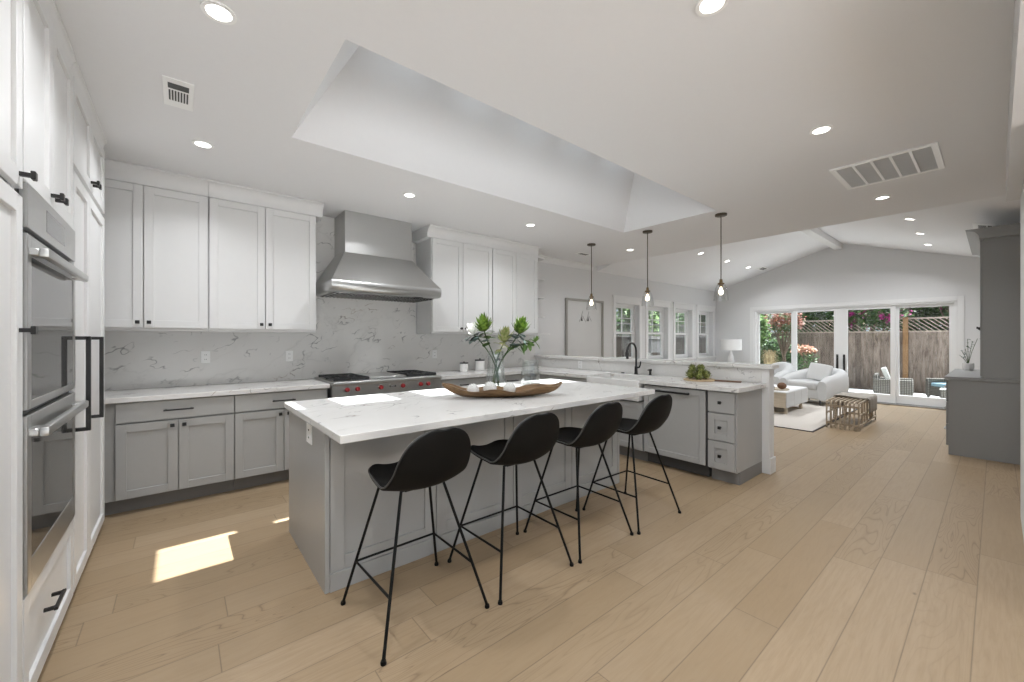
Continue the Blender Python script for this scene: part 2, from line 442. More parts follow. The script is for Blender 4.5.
# deck round the panes
P0, P1 = 2.29, 2.745
c.box(S1[0] - .1, S1[1] + .1, S1[2] - .1, P0, ZT, ZT + .06); c.box(S1[0] - .1, S1[1] + .1, P1, S1[3] + .1, ZT, ZT + .06)
xs = [1.10 + .65 * k for k in range(5)]
edges = [S1[0] - .1] + [v for x in xs for v in (x, x + .43)] + [S1[1] + .1]
for a, b in zip(edges[::2], edges[1::2]): c.box(a, b, P0, P1, ZT, ZT + .06)
struct(c.build('ceiling_shaft', 'ceil', smooth=False))
w = sempty('window_9', (0, 0, 0))
for x in xs:
    MB().box(x - .02, x + .45, P0 - .02, P1 + .02, ZT + .062, ZT + .07).build('pane', 'glass', w, smooth=False)
# range wall + window wall (holes for four windows)
WX = [6.80 + 1.18 * k for k in range(4)]; WW = .84; WZ0, WZ1 = .90, 2.10
struct(MB().box(-1.05, XE, WY, WY + .18, 0, CE).build('wall_back', 'wall', smooth=False))
c = MB(); H = 3.75
e = [XE] + [v for x in WX for v in (x, x + WW)] + [FX + .2]
for a, b in zip(e[::2], e[1::2]): c.box(a, b, WY, WY + .18, 0, H)
for x in WX: c.box(x, x + WW, WY, WY + .18, 0, WZ0); c.box(x, x + WW, WY, WY + .18, WZ1, H)
struct(c.build('wall_left', 'wall', smooth=False))
# left wall behind the tall units
struct(MB().box(-1.17, -1.05, .3, WY + .18, 0, CE).build('wall_tall_side', 'wall', smooth=False))
# right: short kitchen wall and living room wall
struct(MB().box(3.2, 4.95, -.24, -.12, 0, CE + .25).build('wall_right', 'wall', smooth=False))
struct(MB().box(4.95, XE, -.24, -.12, 2.73, CE + .25).build('trim_header', 'wall', smooth=False))
struct(MB().box(3.2, XE, -.24, RY, CE, CE + .25).build('ceiling_edge', 'ceil', smooth=False))
struct(MB().box(3.2, 9.5, -1.5, -1.4, 0, CE).box(9.4, 9.5, -1.4, RW - .121, 0, CE).build('wall_bounce_block', 'wall', smooth=False))  # unseen wall added to block sunlight bouncing in from the right
struct(MB().box(XE + .14, FX + .2, RW - .12, RW, 0, H).build('wall_living_right', 'wall', smooth=False))
# far wall round the sliding doors
DY0, DY1, DZ = .47, 3.96, 2.09
c = MB(); c.box(FX, FX + .18, RW, DY0, 0, H); c.box(FX, FX + .18, DY1, WY, 0, H); c.box(FX, FX + .18, DY0, DY1, DZ, H)
struct(c.build('wall_far', 'wall', smooth=False))
# vaulted ceiling, two slopes
for nm, sgn, ye in (('ceiling_slope_left', 1, WY + .2), ('ceiling_slope_right', -1, RW - .2)):
    z1 = ZR - KS * abs(ye - YR)
    pts = [(YR, ZR), (ye, z1), (ye, z1 + .25), (YR, ZR + .25)]
    struct(MB().prism(pts, 0, XE + .14, FX + .75).build(nm, 'ceil', smooth=False))
struct(MB().box(XE + .14, FX, YR - .06, YR + .09, ZR - .13, ZR + .02, .004).build('trim_ridge_beam', 'trim', smooth=False))
# eave over the sliding doors
struct(MB().box(FX + .18, FX + .68, RW - .3, WY, 2.42, 2.50).build('trim_eave', 'outwall', smooth=False))

def crown(name, x0, x1, yf, yb, ztop=CE - .003, h=.14, d=.085, ends=(0, 0), parent=None, m='cab'):
    """cove moulding along local x; yf = cabinet face (front is -y)"""
    prof = []
    for k in range(7):
        a = k / 6 * PI / 2
        prof.append((yf - .012 - (d - .012) * (1 - math.cos(a)), ztop - h + .02 + (h - .035) * math.sin(a)))
    prof = [(yb, ztop - h), (yf - .012, ztop - h)] + prof + [(yf - d, ztop), (yb, ztop)]
    b = MB(); b.prism(prof, 0, x0, x1)
    return b.build(name, m, parent, angle=50)
struct(crown('trim_crown', 4.56, XE, WY - .0, WY + .01, h=.10, d=.07, m='trim'))
struct(MB().box(2.0, 4.95, -.119, -.05, 2.43, CE - .001).build('trim_soffit', 'wall', smooth=False))
# baseboards
struct(MB().box(4.72, FX, WY - .015, WY, 0, .13, .003).build('baseboard_left', 'trim', smooth=False))
c = MB(); c.box(FX - .015, FX, RW, DY0 - .09, 0, .13, .003); c.box(FX - .015, FX, DY1 + .09, WY, 0, .13, .003)
struct(c.build('baseboard_far', 'trim', smooth=False))

# ------------------------------------------------------------ windows
def window(i, x):
    w = sempty('window_%d' % (i + 1), (x, WY, 0))
    c = MB(); cw = .09
    c.box(-cw, 0, -.02, 0, WZ0 - .03, WZ1 + .11, .002); c.box(WW, WW + cw, -.02, 0, WZ0 - .03, WZ1 + .11, .002)
    c.box(0, WW, -.02, 0, WZ1, WZ1 + .11, .002); c.box(-cw - .015, WW + cw + .015, -.028, 0, WZ1 + .11, WZ1 + .15, .002)
    c.box(-cw - .02, WW + cw + .02, -.05, .10, WZ0 - .035, WZ0, .004); c.box(-cw, WW + cw, -.018, 0, WZ0 - .12, WZ0 - .035, .002)
    c.build('casing', 'trim', w, smooth=False)
    y0, y1 = .10, .145; f = .038; zm = 1.49
    c = MB()
    c.box(0, f, y0, .17, WZ0, WZ1); c.box(WW - f, WW, y0, .17, WZ0, WZ1); c.box(f, WW - f, y0, .17, WZ0, WZ0 + f); c.box(f, WW - f, y0, .17, WZ1 - f, WZ1)
    c.build('window_frame', 'trim', w, smooth=False)
    for nm, z0, z1, yy in (('lower_sash', WZ0 + f, zm + .025, y0 + .005), ('upper_sash', zm - .02, WZ1 - f, y0 + .03)):
        c = MB(); g = .045; a, b = f, WW - f
        c.box(a, a + g, yy, yy + .03, z0, z1); c.box(b - g, b, yy, yy + .03, z0, z1)
        c.box(a + g, b - g, yy, yy + .03, z0, z0 + g); c.box(a + g, b - g, yy, yy + .03, z1 - g, z1)
        if nm == 'upper_sash':
            zc = (z0 + z1) / 2 + .04
            c.box(a + g, b - g, yy + .006, yy + .024, zc - .009, zc + .009)
            c.box(WW / 2 - .009, WW / 2 + .009, yy + .006, yy + .024, z0 + g, z1 - g)
        so = c.build(nm, 'trim', w, smooth=False)
        MB().box(a + g, b - g, yy + .013, yy + .017, z0 + g, z1 - g).build('glass', 'glass', so, smooth=False)
for i, x in enumerate(WX): window(i, x)

# ------------------------------------------------------------ sliding doors
def sliding_doors():
    d = sempty('door_1', (FX, 0, 0))
    c = MB()
    c.box(-.02, 0, DY0 - .09, DY0, 0, DZ + .09, .002); c.box(-.02, 0, DY1, DY1 + .09, 0, DZ + .09, .002); c.box(-.02, 0, DY0, DY1, DZ, DZ + .09, .002)
    c.build('door_casing', 'trim', d, smooth=False)
    c = MB()
    c.box(0, .15, DY0, DY0 + .035, 0, DZ); c.box(0, .15, DY1 - .035, DY1, 0, DZ); c.box(0, .15, DY0 + .035, DY1 - .035, DZ - .03, DZ)
    c.build('door_frame', 'trim', d, smooth=False)
    MB().box(-.10, .17, DY0, DY1, 0, .03, .003).build('threshold', 'dsteel', d, smooth=False)
    spans = [(.505, 1.345, .08, .07, .07), (1.325, 2.215, .03, .075, .12), (2.215, 3.12, .03, .12, .075), (3.10, 3.925, .08, .07, .06)]
    for i, (a, b, xx, ga, gb) in enumerate(spans):
        c = MB(); z0, z1 = .035, DZ - .032
        c.box(xx, xx + .045, a, a + ga, z0, z1); c.box(xx, xx + .045, b - gb, b, z0, z1)
        c.box(xx, xx + .045, a + ga, b - gb, z0, z0 + .17); c.box(xx, xx + .045, a + ga, b - gb, z1 - .055, z1)
        p = c.build('sliding_panel', 'trim', d, smooth=False)
        MB().box(xx + .02, xx + .025, a + ga, b - gb, z0 + .17, z1 - .055).build('glass', 'glass', p, smooth=False)
        if i in (1, 2):
            y = b - .06 if i == 1 else a + .06
            h = MB(); h.box(xx - .012, xx, y - .02, y + .02, .62, 1.02, .004); h.tube([(xx - .01, y, .68), (xx - .05, y, .70), (xx - .05, y, .94), (xx - .01, y, .96)], .009, 8)
            h.build('handle', 'black', p)
sliding_doors()

# ------------------------------------------------------------ cabinet builders (front faces local -y, x to the right, z up)
def shaker(b, x0, x1, z0, z1, yf=0.0, t=.02, fr=.062, rec=.013):
    w = x1 - x0; h = z1 - z0; f = min(fr, w * .28, h * .28)
    b.box(x0, x0 + f, yf, yf + t, z0, z1, .0015); b.box(x1 - f, x1, yf, yf + t, z0, z1, .0015)
    b.box(x0 + f, x1 - f, yf, yf + t, z0, z0 + f, .0015); b.box(x0 + f, x1 - f, yf, yf + t, z1 - f, z1, .0015)
    b.box(x0 + f - .002, x1 - f + .002, yf + rec, yf + t, z0 + f - .002, z1 - f + .002)
    return b
def knob(par, x, z, yf=0.0, s=.028, proj=.03):
    b = MB(); b.box(x - s * .25, x + s * .25, yf - proj, yf, z - s * .25, z + s * .25); b.box(x - s / 2, x + s / 2, yf - proj - .008, yf - proj + .004, z - s / 2, z + s / 2, .002)
    b.build('knob', 'black', par, smooth=False)
def bar(par, x0, z0, x1, z1, yf=0.0, r=.006, proj=.034, m='black', name='handle'):
    b = MB(); hor = abs(x1 - x0) > abs(z1 - z0)
    if hor:
        b.box(x0, x1, yf - proj - r, yf - proj + r, z0 - r, z0 + r, .0015)
        for x in (x0 + r * 2.5, x1 - r * 2.5): b.box(x - r, x + r, yf - proj, yf, z0 - r, z0 + r)
    else:
        b.box(x0 - r, x0 + r, yf - proj - r, yf - proj + r, z0, z1, .0015)
        for z in (z0 + r, z1 - r): b.box(x0 - r, x0 + r, yf - proj, yf, z - r, z + r)
    b.build(name, m, par, smooth=False)
def cabinet(name, label, loc, rz, w, d, z0, z1, fronts, m='grey', toe=None, group=None, x0=0, cat='cabinet', crown_=None):
    t = thing(name, label, cat, loc, rz, group)
    MB().box(x0, w, .030, d, z0, z1).build('cabinet_body', m, t, smooth=False)
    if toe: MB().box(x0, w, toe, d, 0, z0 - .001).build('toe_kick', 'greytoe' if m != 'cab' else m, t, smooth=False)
    for f in fronts:
        kind, a, b, c_, e_ = f[:5]
        bm_ = MB(); g = .0032
        if kind == 'slab': bm_.box(a + g, b - g, 0, .02, c_ + g, e_ - g, .0015)
        else: shaker(bm_, a + g, b - g, c_ + g, e_ - g)
        o = bm_.build('drawer' if 'slab' in kind or kind == 'drawer' else 'door', m, t, smooth=False)
        for h in f[5:]:
            if h[0] == 'k': knob(o, h[1], h[2])
            elif h[0] == 'b': bar(o, *h[1:5], r=h[5] if len(h) > 5 else .006, proj=h[6] if len(h) > 6 else .034)
    return t

# --- tall white units on the left, facing +x: local x = world y
TX = -.41; R90 = PI / 2
def tall(name, label, ya, yb, fronts, cat='cabinet'):
    fr = []
    for f in fronts:
        k, a, b, c_, e_ = f[:5]; hs = []
        for h in f[5:]:
            if h[0] == 'k': hs.append(('k', h[1] - ya, h[2]))
            else: hs.append(('b', h[1] - ya, h[2], h[3] - ya, h[4], *h[5:]))
        fr.append((k, a - ya, b - ya, c_, e_, *hs))
    t = cabinet(name, label, (TX, ya, 0), R90, yb - ya, .60, .075, 2.70, fr, 'cab', toe=.045, cat=cat)
    return t
t = tall('pantry_cabinet', 'tall white pantry cabinet nearest the camera, left of the wall ovens', .95, 2.115,
     [('door', .96, 1.535, .08, 1.845), ('door', 1.535, 2.11, .08, 1.845, ('k', 2.07, 1.39)),
      ('door', .96, 1.535, 1.865, 2.69), ('door', 1.535, 2.11, 1.865, 2.69, ('k', 2.07, 1.91))])
crown('crown_moulding', 0, 1.165, .02, .6, h=.09, d=.03, parent=t)
t = thing('oven_cabinet', 'tall white cabinet framing the two stainless wall ovens', 'cabinet', (TX, 2.12, 0), R90)
c = MB(); c.box(0, .83, .022, .6, .075, .475); c.box(0, .83, .022, .6, 1.905, 2.70); c.box(0, .004, .022, .6, .475, 1.905); c.box(.822, .83, .022, .6, .475, 1.905); c.box(.004, .822, .5, .6, .475, 1.905)
c.build('cabinet_body', 'cab', t, smooth=False)
MB().box(0, .83, .045, .6, 0, .074).build('toe_kick', 'cab', t, smooth=False)
o = shaker(MB(), .003, .41, 1.91, 2.69).build('door', 'cab', t, smooth=False); knob(o, .375, 1.955)
o = shaker(MB(), .414, .827, 1.91, 2.69).build('door', 'cab', t, smooth=False); knob(o, .45, 1.955)
o = shaker(MB(), .003, .827, .08, .465).build('drawer', 'cab', t, smooth=False); bar(o, .245, .297, .40, .297)
crown('crown_moulding', 0, .83, .02, .6, h=.09, d=.03, parent=t)
# double wall oven
t = thing('wall_oven', 'stainless steel double wall oven with two broad handles', 'oven', (TX, 2.125, 0), R90)
OW = .815; of = -.008
c = MB(); c.box(0, OW, .014, .45, .478, 1.90, .002); c.build('oven_body', 'slot', t, smooth=False)
MB().box(0, OW, of, .013, 1.745, 1.90, .002).build('control_panel', 'steel', t, smooth=False)
MB().box(.25, .57, of - .001, of, 1.78, 1.865).build('display', 'dsteel', t, smooth=False)
for z0, z1, hz in ((1.115, 1.725, 1.665), (.48, 1.095, 1.035)):
    c = MB(); f = .045; zb = .03 if z0 > 1 else .11
    c.box(0, f, of, .013, z0, z1, .002); c.box(OW - f, OW, of, .013, z0, z1, .002)
    c.box(f, OW - f, of, .013, z1 - .075, z1, .002); c.box(f, OW - f, of, .013, z0, z0 + zb, .002)
    o = c.build('oven_door', 'steel', t, smooth=False)
    MB().box(f, OW - f, of + .002, .012, z0 + zb, z1 - .075).build('glass', 'oven', o, smooth=False)
    h = MB(); h.box(.01, OW - .01, -.056, -.030, hz - .017, hz + .017, .007, 2)
    for x in (.05, OW - .05): h.box(x - .04, x + .04, -.032, -.006, hz - .013, hz + .013, .003)
    h.build('handle', 'steel', o)
t = tall('refrigerator_cabinet', 'white panelled tall refrigerator with two long black handles', 2.955, 4.04,
     [('door', 2.96, 3.405, .08, 2.215, ('b', 2.985, .89, 2.985, 1.375, .009, .048)), ('door', 3.405, 4.035, .08, 2.215, ('b', 3.435, .89, 3.435, 1.375, .009, .048)),
      ('door', 2.96, 3.495, 2.245, 2.69, ('k', 3.46, 2.30)), ('door', 3.495, 4.035, 2.245, 2.69, ('k', 3.53, 2.30))], cat='refrigerator')
crown('crown_moulding', 0, 1.085, .02, .6, h=.09, d=.03, parent=t)

# --- upper white cabinets on the range wall
UY = 4.50; UZ0, UZ1 = 1.43, 2.64
def upper(name, label, x0, x1, split, ks, cr=None):
    w = x1 - x0
    t = cabinet(name, label, (x0, UY - .02, 0), 0, w, WY - UY + .004, UZ0, UZ1,
        [('door', .003, split, UZ0 + .022, UZ1 - .01, ('k', split - .035, UZ0 + .07)), ('door', split, w - .003, UZ0 + .022, UZ1 - .01, ('k', split + .035, UZ0 + .07))], 'cab',
        group=None)
    crown('crown_moulding', 0 - (.0 if cr != 'l' else .06), w + (.06 if cr == "r" else 0), .02, .42, h=.135, d=.085, parent=t)
    return t
upper('upper_cabinet', 'white double-door upper cabinet in the left corner beside the tall units', -.66, .198, .43, 1)
upper('upper_cabinet', 'white double-door upper cabinet immediately left of the range hood', .20, 1.09, .435, 1, 'r')
upper('upper_cabinet', 'white double-door upper cabinet immediately right of the range hood', 2.42, 3.36, .455, 1, 'l')
upper('upper_cabinet', 'white double-door upper cabinet next to the open end shelves', 3.362, 4.235, .43, 1)
t = thing('open_shelf_unit', 'white open end shelves at the end of the upper cabinets', 'shelf', (4.237, UY, 0))
MB().box(0, .32, .39, .403, UZ0, UZ1).build('back_panel', 'cab', t, smooth=False)
for k, z in enumerate((1.43, 1.70, 2.0, 2.29, 2.62)):
    r = .30; dd = .385 if k in (0,) else .30
    pts = [(0, .40)] + [(r * math.cos(a) if a < 1.57 else 0, .40 - dd * math.sin(a)) for a in [i * PI / 2 / 10 for i in range(11)]]
    W_ = .34 if k == 0 else .24; f_ = 0 if k == 0 else .03
    pts = [(0, .385), (W_, .385), (W_, f_ + .10), (W_ - .02, f_ + .04), (W_ - .06, f_ + .01), (W_ - .11, f_), (0, f_)]
    MB().prism(pts, 2, z, z + (.022 if k else .03)).build('shelf', 'cab', t, angle=30)
crown("crown_moulding", 0, .32, .30, .404, h=.12, d=.07, parent=t)

# --- base cabinets on the range wall
BY = 4.27
cabinet('base_cabinet', 'grey base cabinet with a drawer over two doors, left corner of the range wall', (-1.03, BY, 0), 0, 1.40, .64, .12, .872,
    [('slab', .65, 1.40, .712, .868, ('b', .93, .79, 1.12, .79)), ('door', .65, 1.022, .125, .705, ('k', .985, .665)), ('door', 1.022, 1.40, .125, .705, ('k', 1.06, .665))], toe=.11)
cabinet('base_cabinet', 'grey base cabinet with a drawer over two doors, immediately left of the range', (.372, BY, 0), 0, .775, .64, .12, .872,
    [('slab', 0.0, .765, .712, .868, ('b', .285, .79, .475, .79)), ('door', 0.0, .383, .125, .705, ('k', .35, .665)), ('door', .383, .765, .125, .705, ('k', .42, .665))], toe=.11)
cabinet('base_cabinet', 'grey drawer base cabinet immediately right of the range', (2.405, BY, 0), 0, .75, .64, .12, .872,
    [('slab', 0.0, .75, .712, .868, ('b', .28, .79, .47, .79)), ('drawer', 0, .75, .42, .705, ('b', .28, .6, .47, .6)), ('drawer', 0, .75, .125, .415, ('b', .28, .3, .47, .3))], toe=.11)
cabinet('base_cabinet', 'grey corner base cabinet where the range wall meets the peninsula', (3.157, BY, 0), 0, .745, .64, .12, .872,
    [('slab', 0.0, .742, .712, .868, ('b', .28, .79, .47, .79)), ('door', 0, .37, .125, .705, ('k', .33, .66)), ('door', .37, .742, .125, .705, ('k', .41, .66))], toe=.11)
# --- peninsula cabinets, facing -x: local x = -world y
PX = 3.92
def pen(name, label, ya, yb, fronts, cat='cabinet', z1=.872, m='grey'):
    return cabinet(name, label, (PX, ya, 0), -R90, ya - yb, .645, .12, z1, fronts, m, toe=.09, cat=cat)
pen('drawer_cabinet', 'narrow grey cabinet of three drawers at the open end of the peninsula', 1.775, 1.52,
    [('slab', .0, .245, .665, .862, ('k', .122, .765)), ('drawer', .0, .245, .40, .66, ('k', .122, .53)), ('drawer', .0, .245, .13, .395, ('k', .122, .262))])
t = thing('dishwasher', 'grey panelled dishwasher with black bar handle in the peninsula', 'dishwasher', (PX, 2.47, 0), -R90)
MB().box(.004, .686, .022, .60, .12, .868).build('appliance_body', 'slot', t, smooth=False)
o = shaker(MB(), .006, .672, .135, .858, fr=.055).build('front_panel', 'grey', t, smooth=False)
bar(o, .17, .815, .53, .815, r=.009, proj=.04)
MB().box(.01, .68, .07, .55, .012, .11).build('vent_grille', 'slot', t, smooth=False)
pen('sink_cabinet', 'grey two-door cabinet under the farmhouse sink', 3.25, 2.475,
    [('door', 0, .385, .13, .66, ('k', .35, .61)), ('door', .385, .77, .13, .66, ('k', .42, .61))], z1=.665)
pen('base_cabinet', 'grey drawer cabinet in the peninsula between sink and range wall', 4.25, 3.255,
    [('slab', .30, .99, .712, .868, ('b', .55, .79, .74, .79)), ('door', .30, .645, .13, .705, ('k', .61, .66)), ('door', .645, .99, .13, .705, ('k', .68, .66))])
# countertops
ct = MB().prism([(-1.03, 4.245), (1.155, 4.245), (1.155, WY), (-1.03, WY)], 2, .874, .914, .003).build('countertop', 'marble', smooth=False)
tag(ct, 'white veined countertop left of the range', 'countertop')
SY0, SY1, SX = 2.50, 3.235, 4.36
pts = [(2.405, WY), (2.405, 4.245), (3.89, 4.245), (3.89, SY1), (SX, SY1), (SX, SY0), (3.89, SY0), (3.89, 1.48), (4.566, 1.48), (4.566, WY)]
ct = MB()
for a in ((2.405, 3.89, 4.245, WY), (3.89, 4.568, SY1, WY), (SX, 4.568, SY0, SY1), (3.89, 4.568, 1.48, SY0)): pass
ct.prism(pts, 2, .874, .914).build('countertop', 'marble', smooth=False)
tag(bpy.data.objects['countertop.001'], 'white veined L-shaped countertop running round the peninsula and sink', 'countertop')
# farmhouse sink
t = thing('farmhouse_sink', 'white apron-front farmhouse sink set in the peninsula counter', 'sink', (PX, 3.232, 0), -R90)
c = MB(); W_ = .729; c.box(0, W_, -.045, -.012, .675, .900, .006, 2); c.box(0, W_, SX - PX - .03, SX - PX - .002, .68, .874); c.box(0, .022, -.012, SX - PX - .03, .68, .90); c.box(W_ - .022, W_, -.012, SX - PX - .03, .68, .90)
c.box(.022, W_ - .022, -.012, SX - PX - .03, .675, .70)
c.build('basin', 'ceramic', t)
MB().lathe([(0, .703), (.04, .703), (.045, .700)], (W_ / 2, .22, 0), 20).build('drain', 'steel', t)
# low wall behind the peninsula, its cladding, cap and end post
struct(MB().box(4.569, 4.70, 1.455, 1.524, 0, 1.058).build('trim_peninsula_post', 'trim', smooth=False))
struct(MB().box(4.584, 4.70, 1.525, WY, 0, 1.058).build('wall_peninsula', 'trim', smooth=False))
tag(MB().box(4.57, 4.583, 1.526, 4.905, .915, 1.058).build('backsplash', 'marble', smooth=False), 'low veined slab behind the sink and faucet', 'backsplash')
tag(MB().box(4.54, 4.74, 1.42, 4.905, 1.060, 1.10, .003).build('ledge', 'marble', smooth=False), 'white veined ledge capping the low peninsula wall', 'ledge')
struct(MB().box(4.56, 4.712, 1.441, 1.454, 0, .16, .003).build('baseboard_peninsula', 'trim', smooth=False))
# backsplash slabs on the range wall
c = MB(); c.box(-1.03, 1.10, WY - .014, WY - .001, .915, 1.43); c.box(1.10, 2.41, WY - .014, WY - .001, .915, CE - .001); c.box(2.41, 4.568, WY - .014, WY - .001, .915, 1.43)
tag(c.build('backsplash', 'marble', smooth=False), 'tall veined slab backsplash along the range wall', 'backsplash')

# ------------------------------------------------------------ range hood
t = thing('range_hood', 'large stainless steel range hood over the cooktop', 'range hood', (1.775, WY - .015, 0))
MB().box(-.39, .39, -.385, 0, 2.31, CE - .002, .002).build('chimney', 'steel', t, smooth=False)
fr = -.70; X1 = .615
V = []
secs = [(2.309, .395, -.39), (1.955, X1, fr)]
sec2 = [(1.955, X1, fr), (1.935, X1 + .003, fr - .008), (1.86, X1 - .003, fr - .006), (1.845, X1 - .02, fr + .015)]
def ringp(z, hx, y): return [(-hx, 0, z), (-hx, y, z), (hx, y, z), (hx, 0, z)]
def loft(secs_):
    P = [ringp(*q) for q in secs_]; V = [v for r in P for v in r]; F = []
    for i in range(len(P) - 1):
        for k in range(4): F.append((i * 4 + k, i * 4 + (k + 1) % 4, (i + 1) * 4 + (k + 1) % 4, (i + 1) * 4 + k))
    F.append((0, 1, 2, 3)); n = (len(P) - 1) * 4; F.append((n + 3, n + 2, n + 1, n))
    return V, F
V, F = loft(secs); MB().poly(V, F).build('canopy', 'steel', t, smooth=False)
V, F = loft(sec2); MB().poly(V, F).build('lip', 'steel', t, angle=60)
c = MB(); c.box(-.56, .56, -.62, -.06, 1.838, 1.846)
for k in range(28): x = -.55 + k * .0405; c.box(x, x + .012, -.60, -.08, 1.830, 1.838)
c.build('baffle_filter', 'dsteel', t, smooth=False)
MB().box(.30, .40, -.66, -.63, 1.835, 1.845).build('switch', 'black', t, smooth=False)

# ------------------------------------------------------------ range
t = thing('range', 'wide stainless range with red knobs and black grates', 'range', (1.78, 4.215, 0))
HW = .61
c = MB(); c.box(-HW, HW, .03, .69, .12, .915, .002); c.build('range_body', 'steel', t, smooth=False)
for x in (-.56, .56):
    for y in (.08, .62): MB().lathe([(0, 0), (.022, 0), (.02, .01), (.018, .12), (0, .12)], (x, y, 0), 12).build('leg', 'steel', t)
c = MB(); c.box(-HW, HW, -.012, .69, .916, .932, .003); c.box(-HW, HW, -.035, -.0, .892, .931, .010, 3); c.build('cooktop', 'steel', t)
MB().box(-HW, HW, 0, .029, .76, .895, .002).build('control_panel', 'steel', t, smooth=False)
MB().box(-.02, .055, -.003, 0, .838, .858, .001).build('nameplate', 'slot', t, smooth=False)
from mathutils import Euler
def text(s, size, loc, rot, m, parent=None, name='lettering', ext=.0006):
    cu = bpy.data.curves.new(name, 'FONT'); cu.body = s; cu.size = size; cu.align_x = 'CENTER'; cu.align_y = 'CENTER'; cu.extrude = ext
    tmp = bpy.data.objects.new('tmp', cu); C.objects.link(tmp)
    dg = bpy.context.evaluated_depsgraph_get(); me = bpy.data.meshes.new_from_object(tmp.evaluated_get(dg)); bpy.data.objects.remove(tmp)
    o = bpy.data.objects.new(name, me); C.objects.link(o); me.materials.clear(); me.materials.append(M[m]); o.location = loc; o.rotation_euler = rot
    if parent: o.parent = parent
    return o
text('WOLF', .016, (.0175, -.0035, .848), (PI / 2, 0, 0), 'white', t)
for x in (-.47, -.365, -.12, .13, .345, .44):
    k = MB(); Rm = Matrix.Translation((x, 0, .846)) @ Matrix.Rotation(PI / 2, 4, 'X')
    k.lathe([(0, .038), (.018, .038), (.022, .030), (.024, .012), (.024, .004), (0, .004)], seg=20, Mx=Rm); ko = k.build('knob', 'red', t)
    MB().lathe([(.022, .0), (.031, .0), (.031, .006), (.022, .006)], seg=20, Mx=Rm).build('bezel', 'steel', ko)
for a, b in ((-.585, -.22), (.205, .585)):
    n = 1 if b - a < .3 else 2; step = (b - a) / n
    for i in range(n):
        x0 = a + i * step + .003; x1 = x0 + step - .006
        g = MB()
        for y in (.06, .34, .62): g.box(x0, x1, y - .008, y + .008, .934, .962, .002)
        for x in (x0 + .006, x1 - .006): g.box(x - .006, x + .006, .06, .62, .945, .962, .002)
        for yc in (.2, .48):
            for kk in range(4):
                an = kk * PI / 2 + PI / 4; cx = (x0 + x1) / 2
                g.tube([(cx + .02 * math.cos(an), yc + .02 * math.sin(an), .957), (cx + .095 * math.cos(an), yc + .11 * math.sin(an), .957)], .006, 6)
        go = g.build('grate', 'iron', t)
        for yc in (.2, .48): MB().lathe([(0, .952), (.035, .952), (.04, .944), (.04, .934), (0, .934)], ((x0 + x1) / 2, yc, 0), 18).build('burner', 'iron', go)
MB().box(-.212, .197, .06, .62, .933, .955, .004).build('griddle_cover', 'steel', t)
o = shaker(MB(), -.60, .12, .16, .74, yf=.008).build('oven_door', 'steel', t, smooth=False); bar(o, -.56, .69, .08, .69, yf=.008, r=.011, proj=.05, m='steel')
o = shaker(MB(), .13, .60, .16, .74, yf=.008).build('oven_door', 'steel', t, smooth=False); bar(o, .17, .69, .56, .69, yf=.008, r=.011, proj=.05, m='steel')

# ------------------------------------------------------------ island
IX0, IX1, IY0, IY1 = .595, 3.215, 2.28, 3.19
t = thing('kitchen_island', 'long grey panelled kitchen island in the middle of the kitchen', 'kitchen island', (0, 0, 0))
MB().box(IX0 + .025, IX1 - .025, IY0 + .025, IY1 - .02, 0, .872).build('island_body', 'grey', t, smooth=False)
for x0, x1 in ((IX0, IX0 + .024), (IX1 - .024, IX1)):
    MB().box(x0, x1, IY0, IY1, 0, .872, .0015).build('end_panel', 'grey', t, smooth=False)
pw = (IX1 - IX0 - .05) / 4
for k in range(4):
    a = IX0 + .025 + k * pw
    b = shaker(MB(), a + .003, a + pw - .003, .10, .868, yf=IY0 + .002, t=.022, fr=.075, rec=.012)
    b.build('back_panel', 'grey', t, smooth=False)
MB().box(IX0 + .025, IX1 - .025, IY0 - .006, IY0 + .024, 0, .098, .002).build('plinth', 'grey', t, smooth=False)
for k in range(4):
    a = IX0 + .025 + k * pw
    b = shaker(MB(), a + .003, a + pw - .003, .12, .70, yf=IY1 - .019, t=.018); b.build('door', 'grey', t, smooth=False)
tag(MB().box(.57, 3.245, 1.93, 3.215, .874, .914, .003).build('island_countertop', 'marble', smooth=False), 'long white veined slab on top of the grey island', 'countertop')

def outlet(label, loc, rz, w=.072, h=.115, dec=False):
    t = thing('wall_outlet', label, 'outlet', loc, rz)
    MB().box(-w / 2, w / 2, -.006, 0, -h / 2, h / 2, .002).build('cover_plate', 'white', t, smooth=False)
    c = MB()
    if dec: c.box(-.016, .016, -.0075, -.006, -.033, .033)
    for z in (-.022, .022):
        for x in (-.006, .006): c.box(x - .0015, x + .0015, -.008, -.0075 if dec else -.006, z - .005, z + .005)
    c.build('socket', 'slot', t, smooth=False)
outlet('white outlet on the backsplash below the left pair of upper cabinets', (.194, WY - .014, 1.186), 0)
outlet('white outlet on the backsplash just left of the range', (.918, WY - .014, 1.177), 0)
outlet('white outlet on the backsplash to the right of the range', (2.687, WY - .014, 1.157), 0)
outlet('white outlet on the grey end panel of the island', (IX0, 2.60, .80), -R90, w=.115)
outlet('white outlet on the low slab behind the sink counter', (4.570, 3.93, .985), -R90)

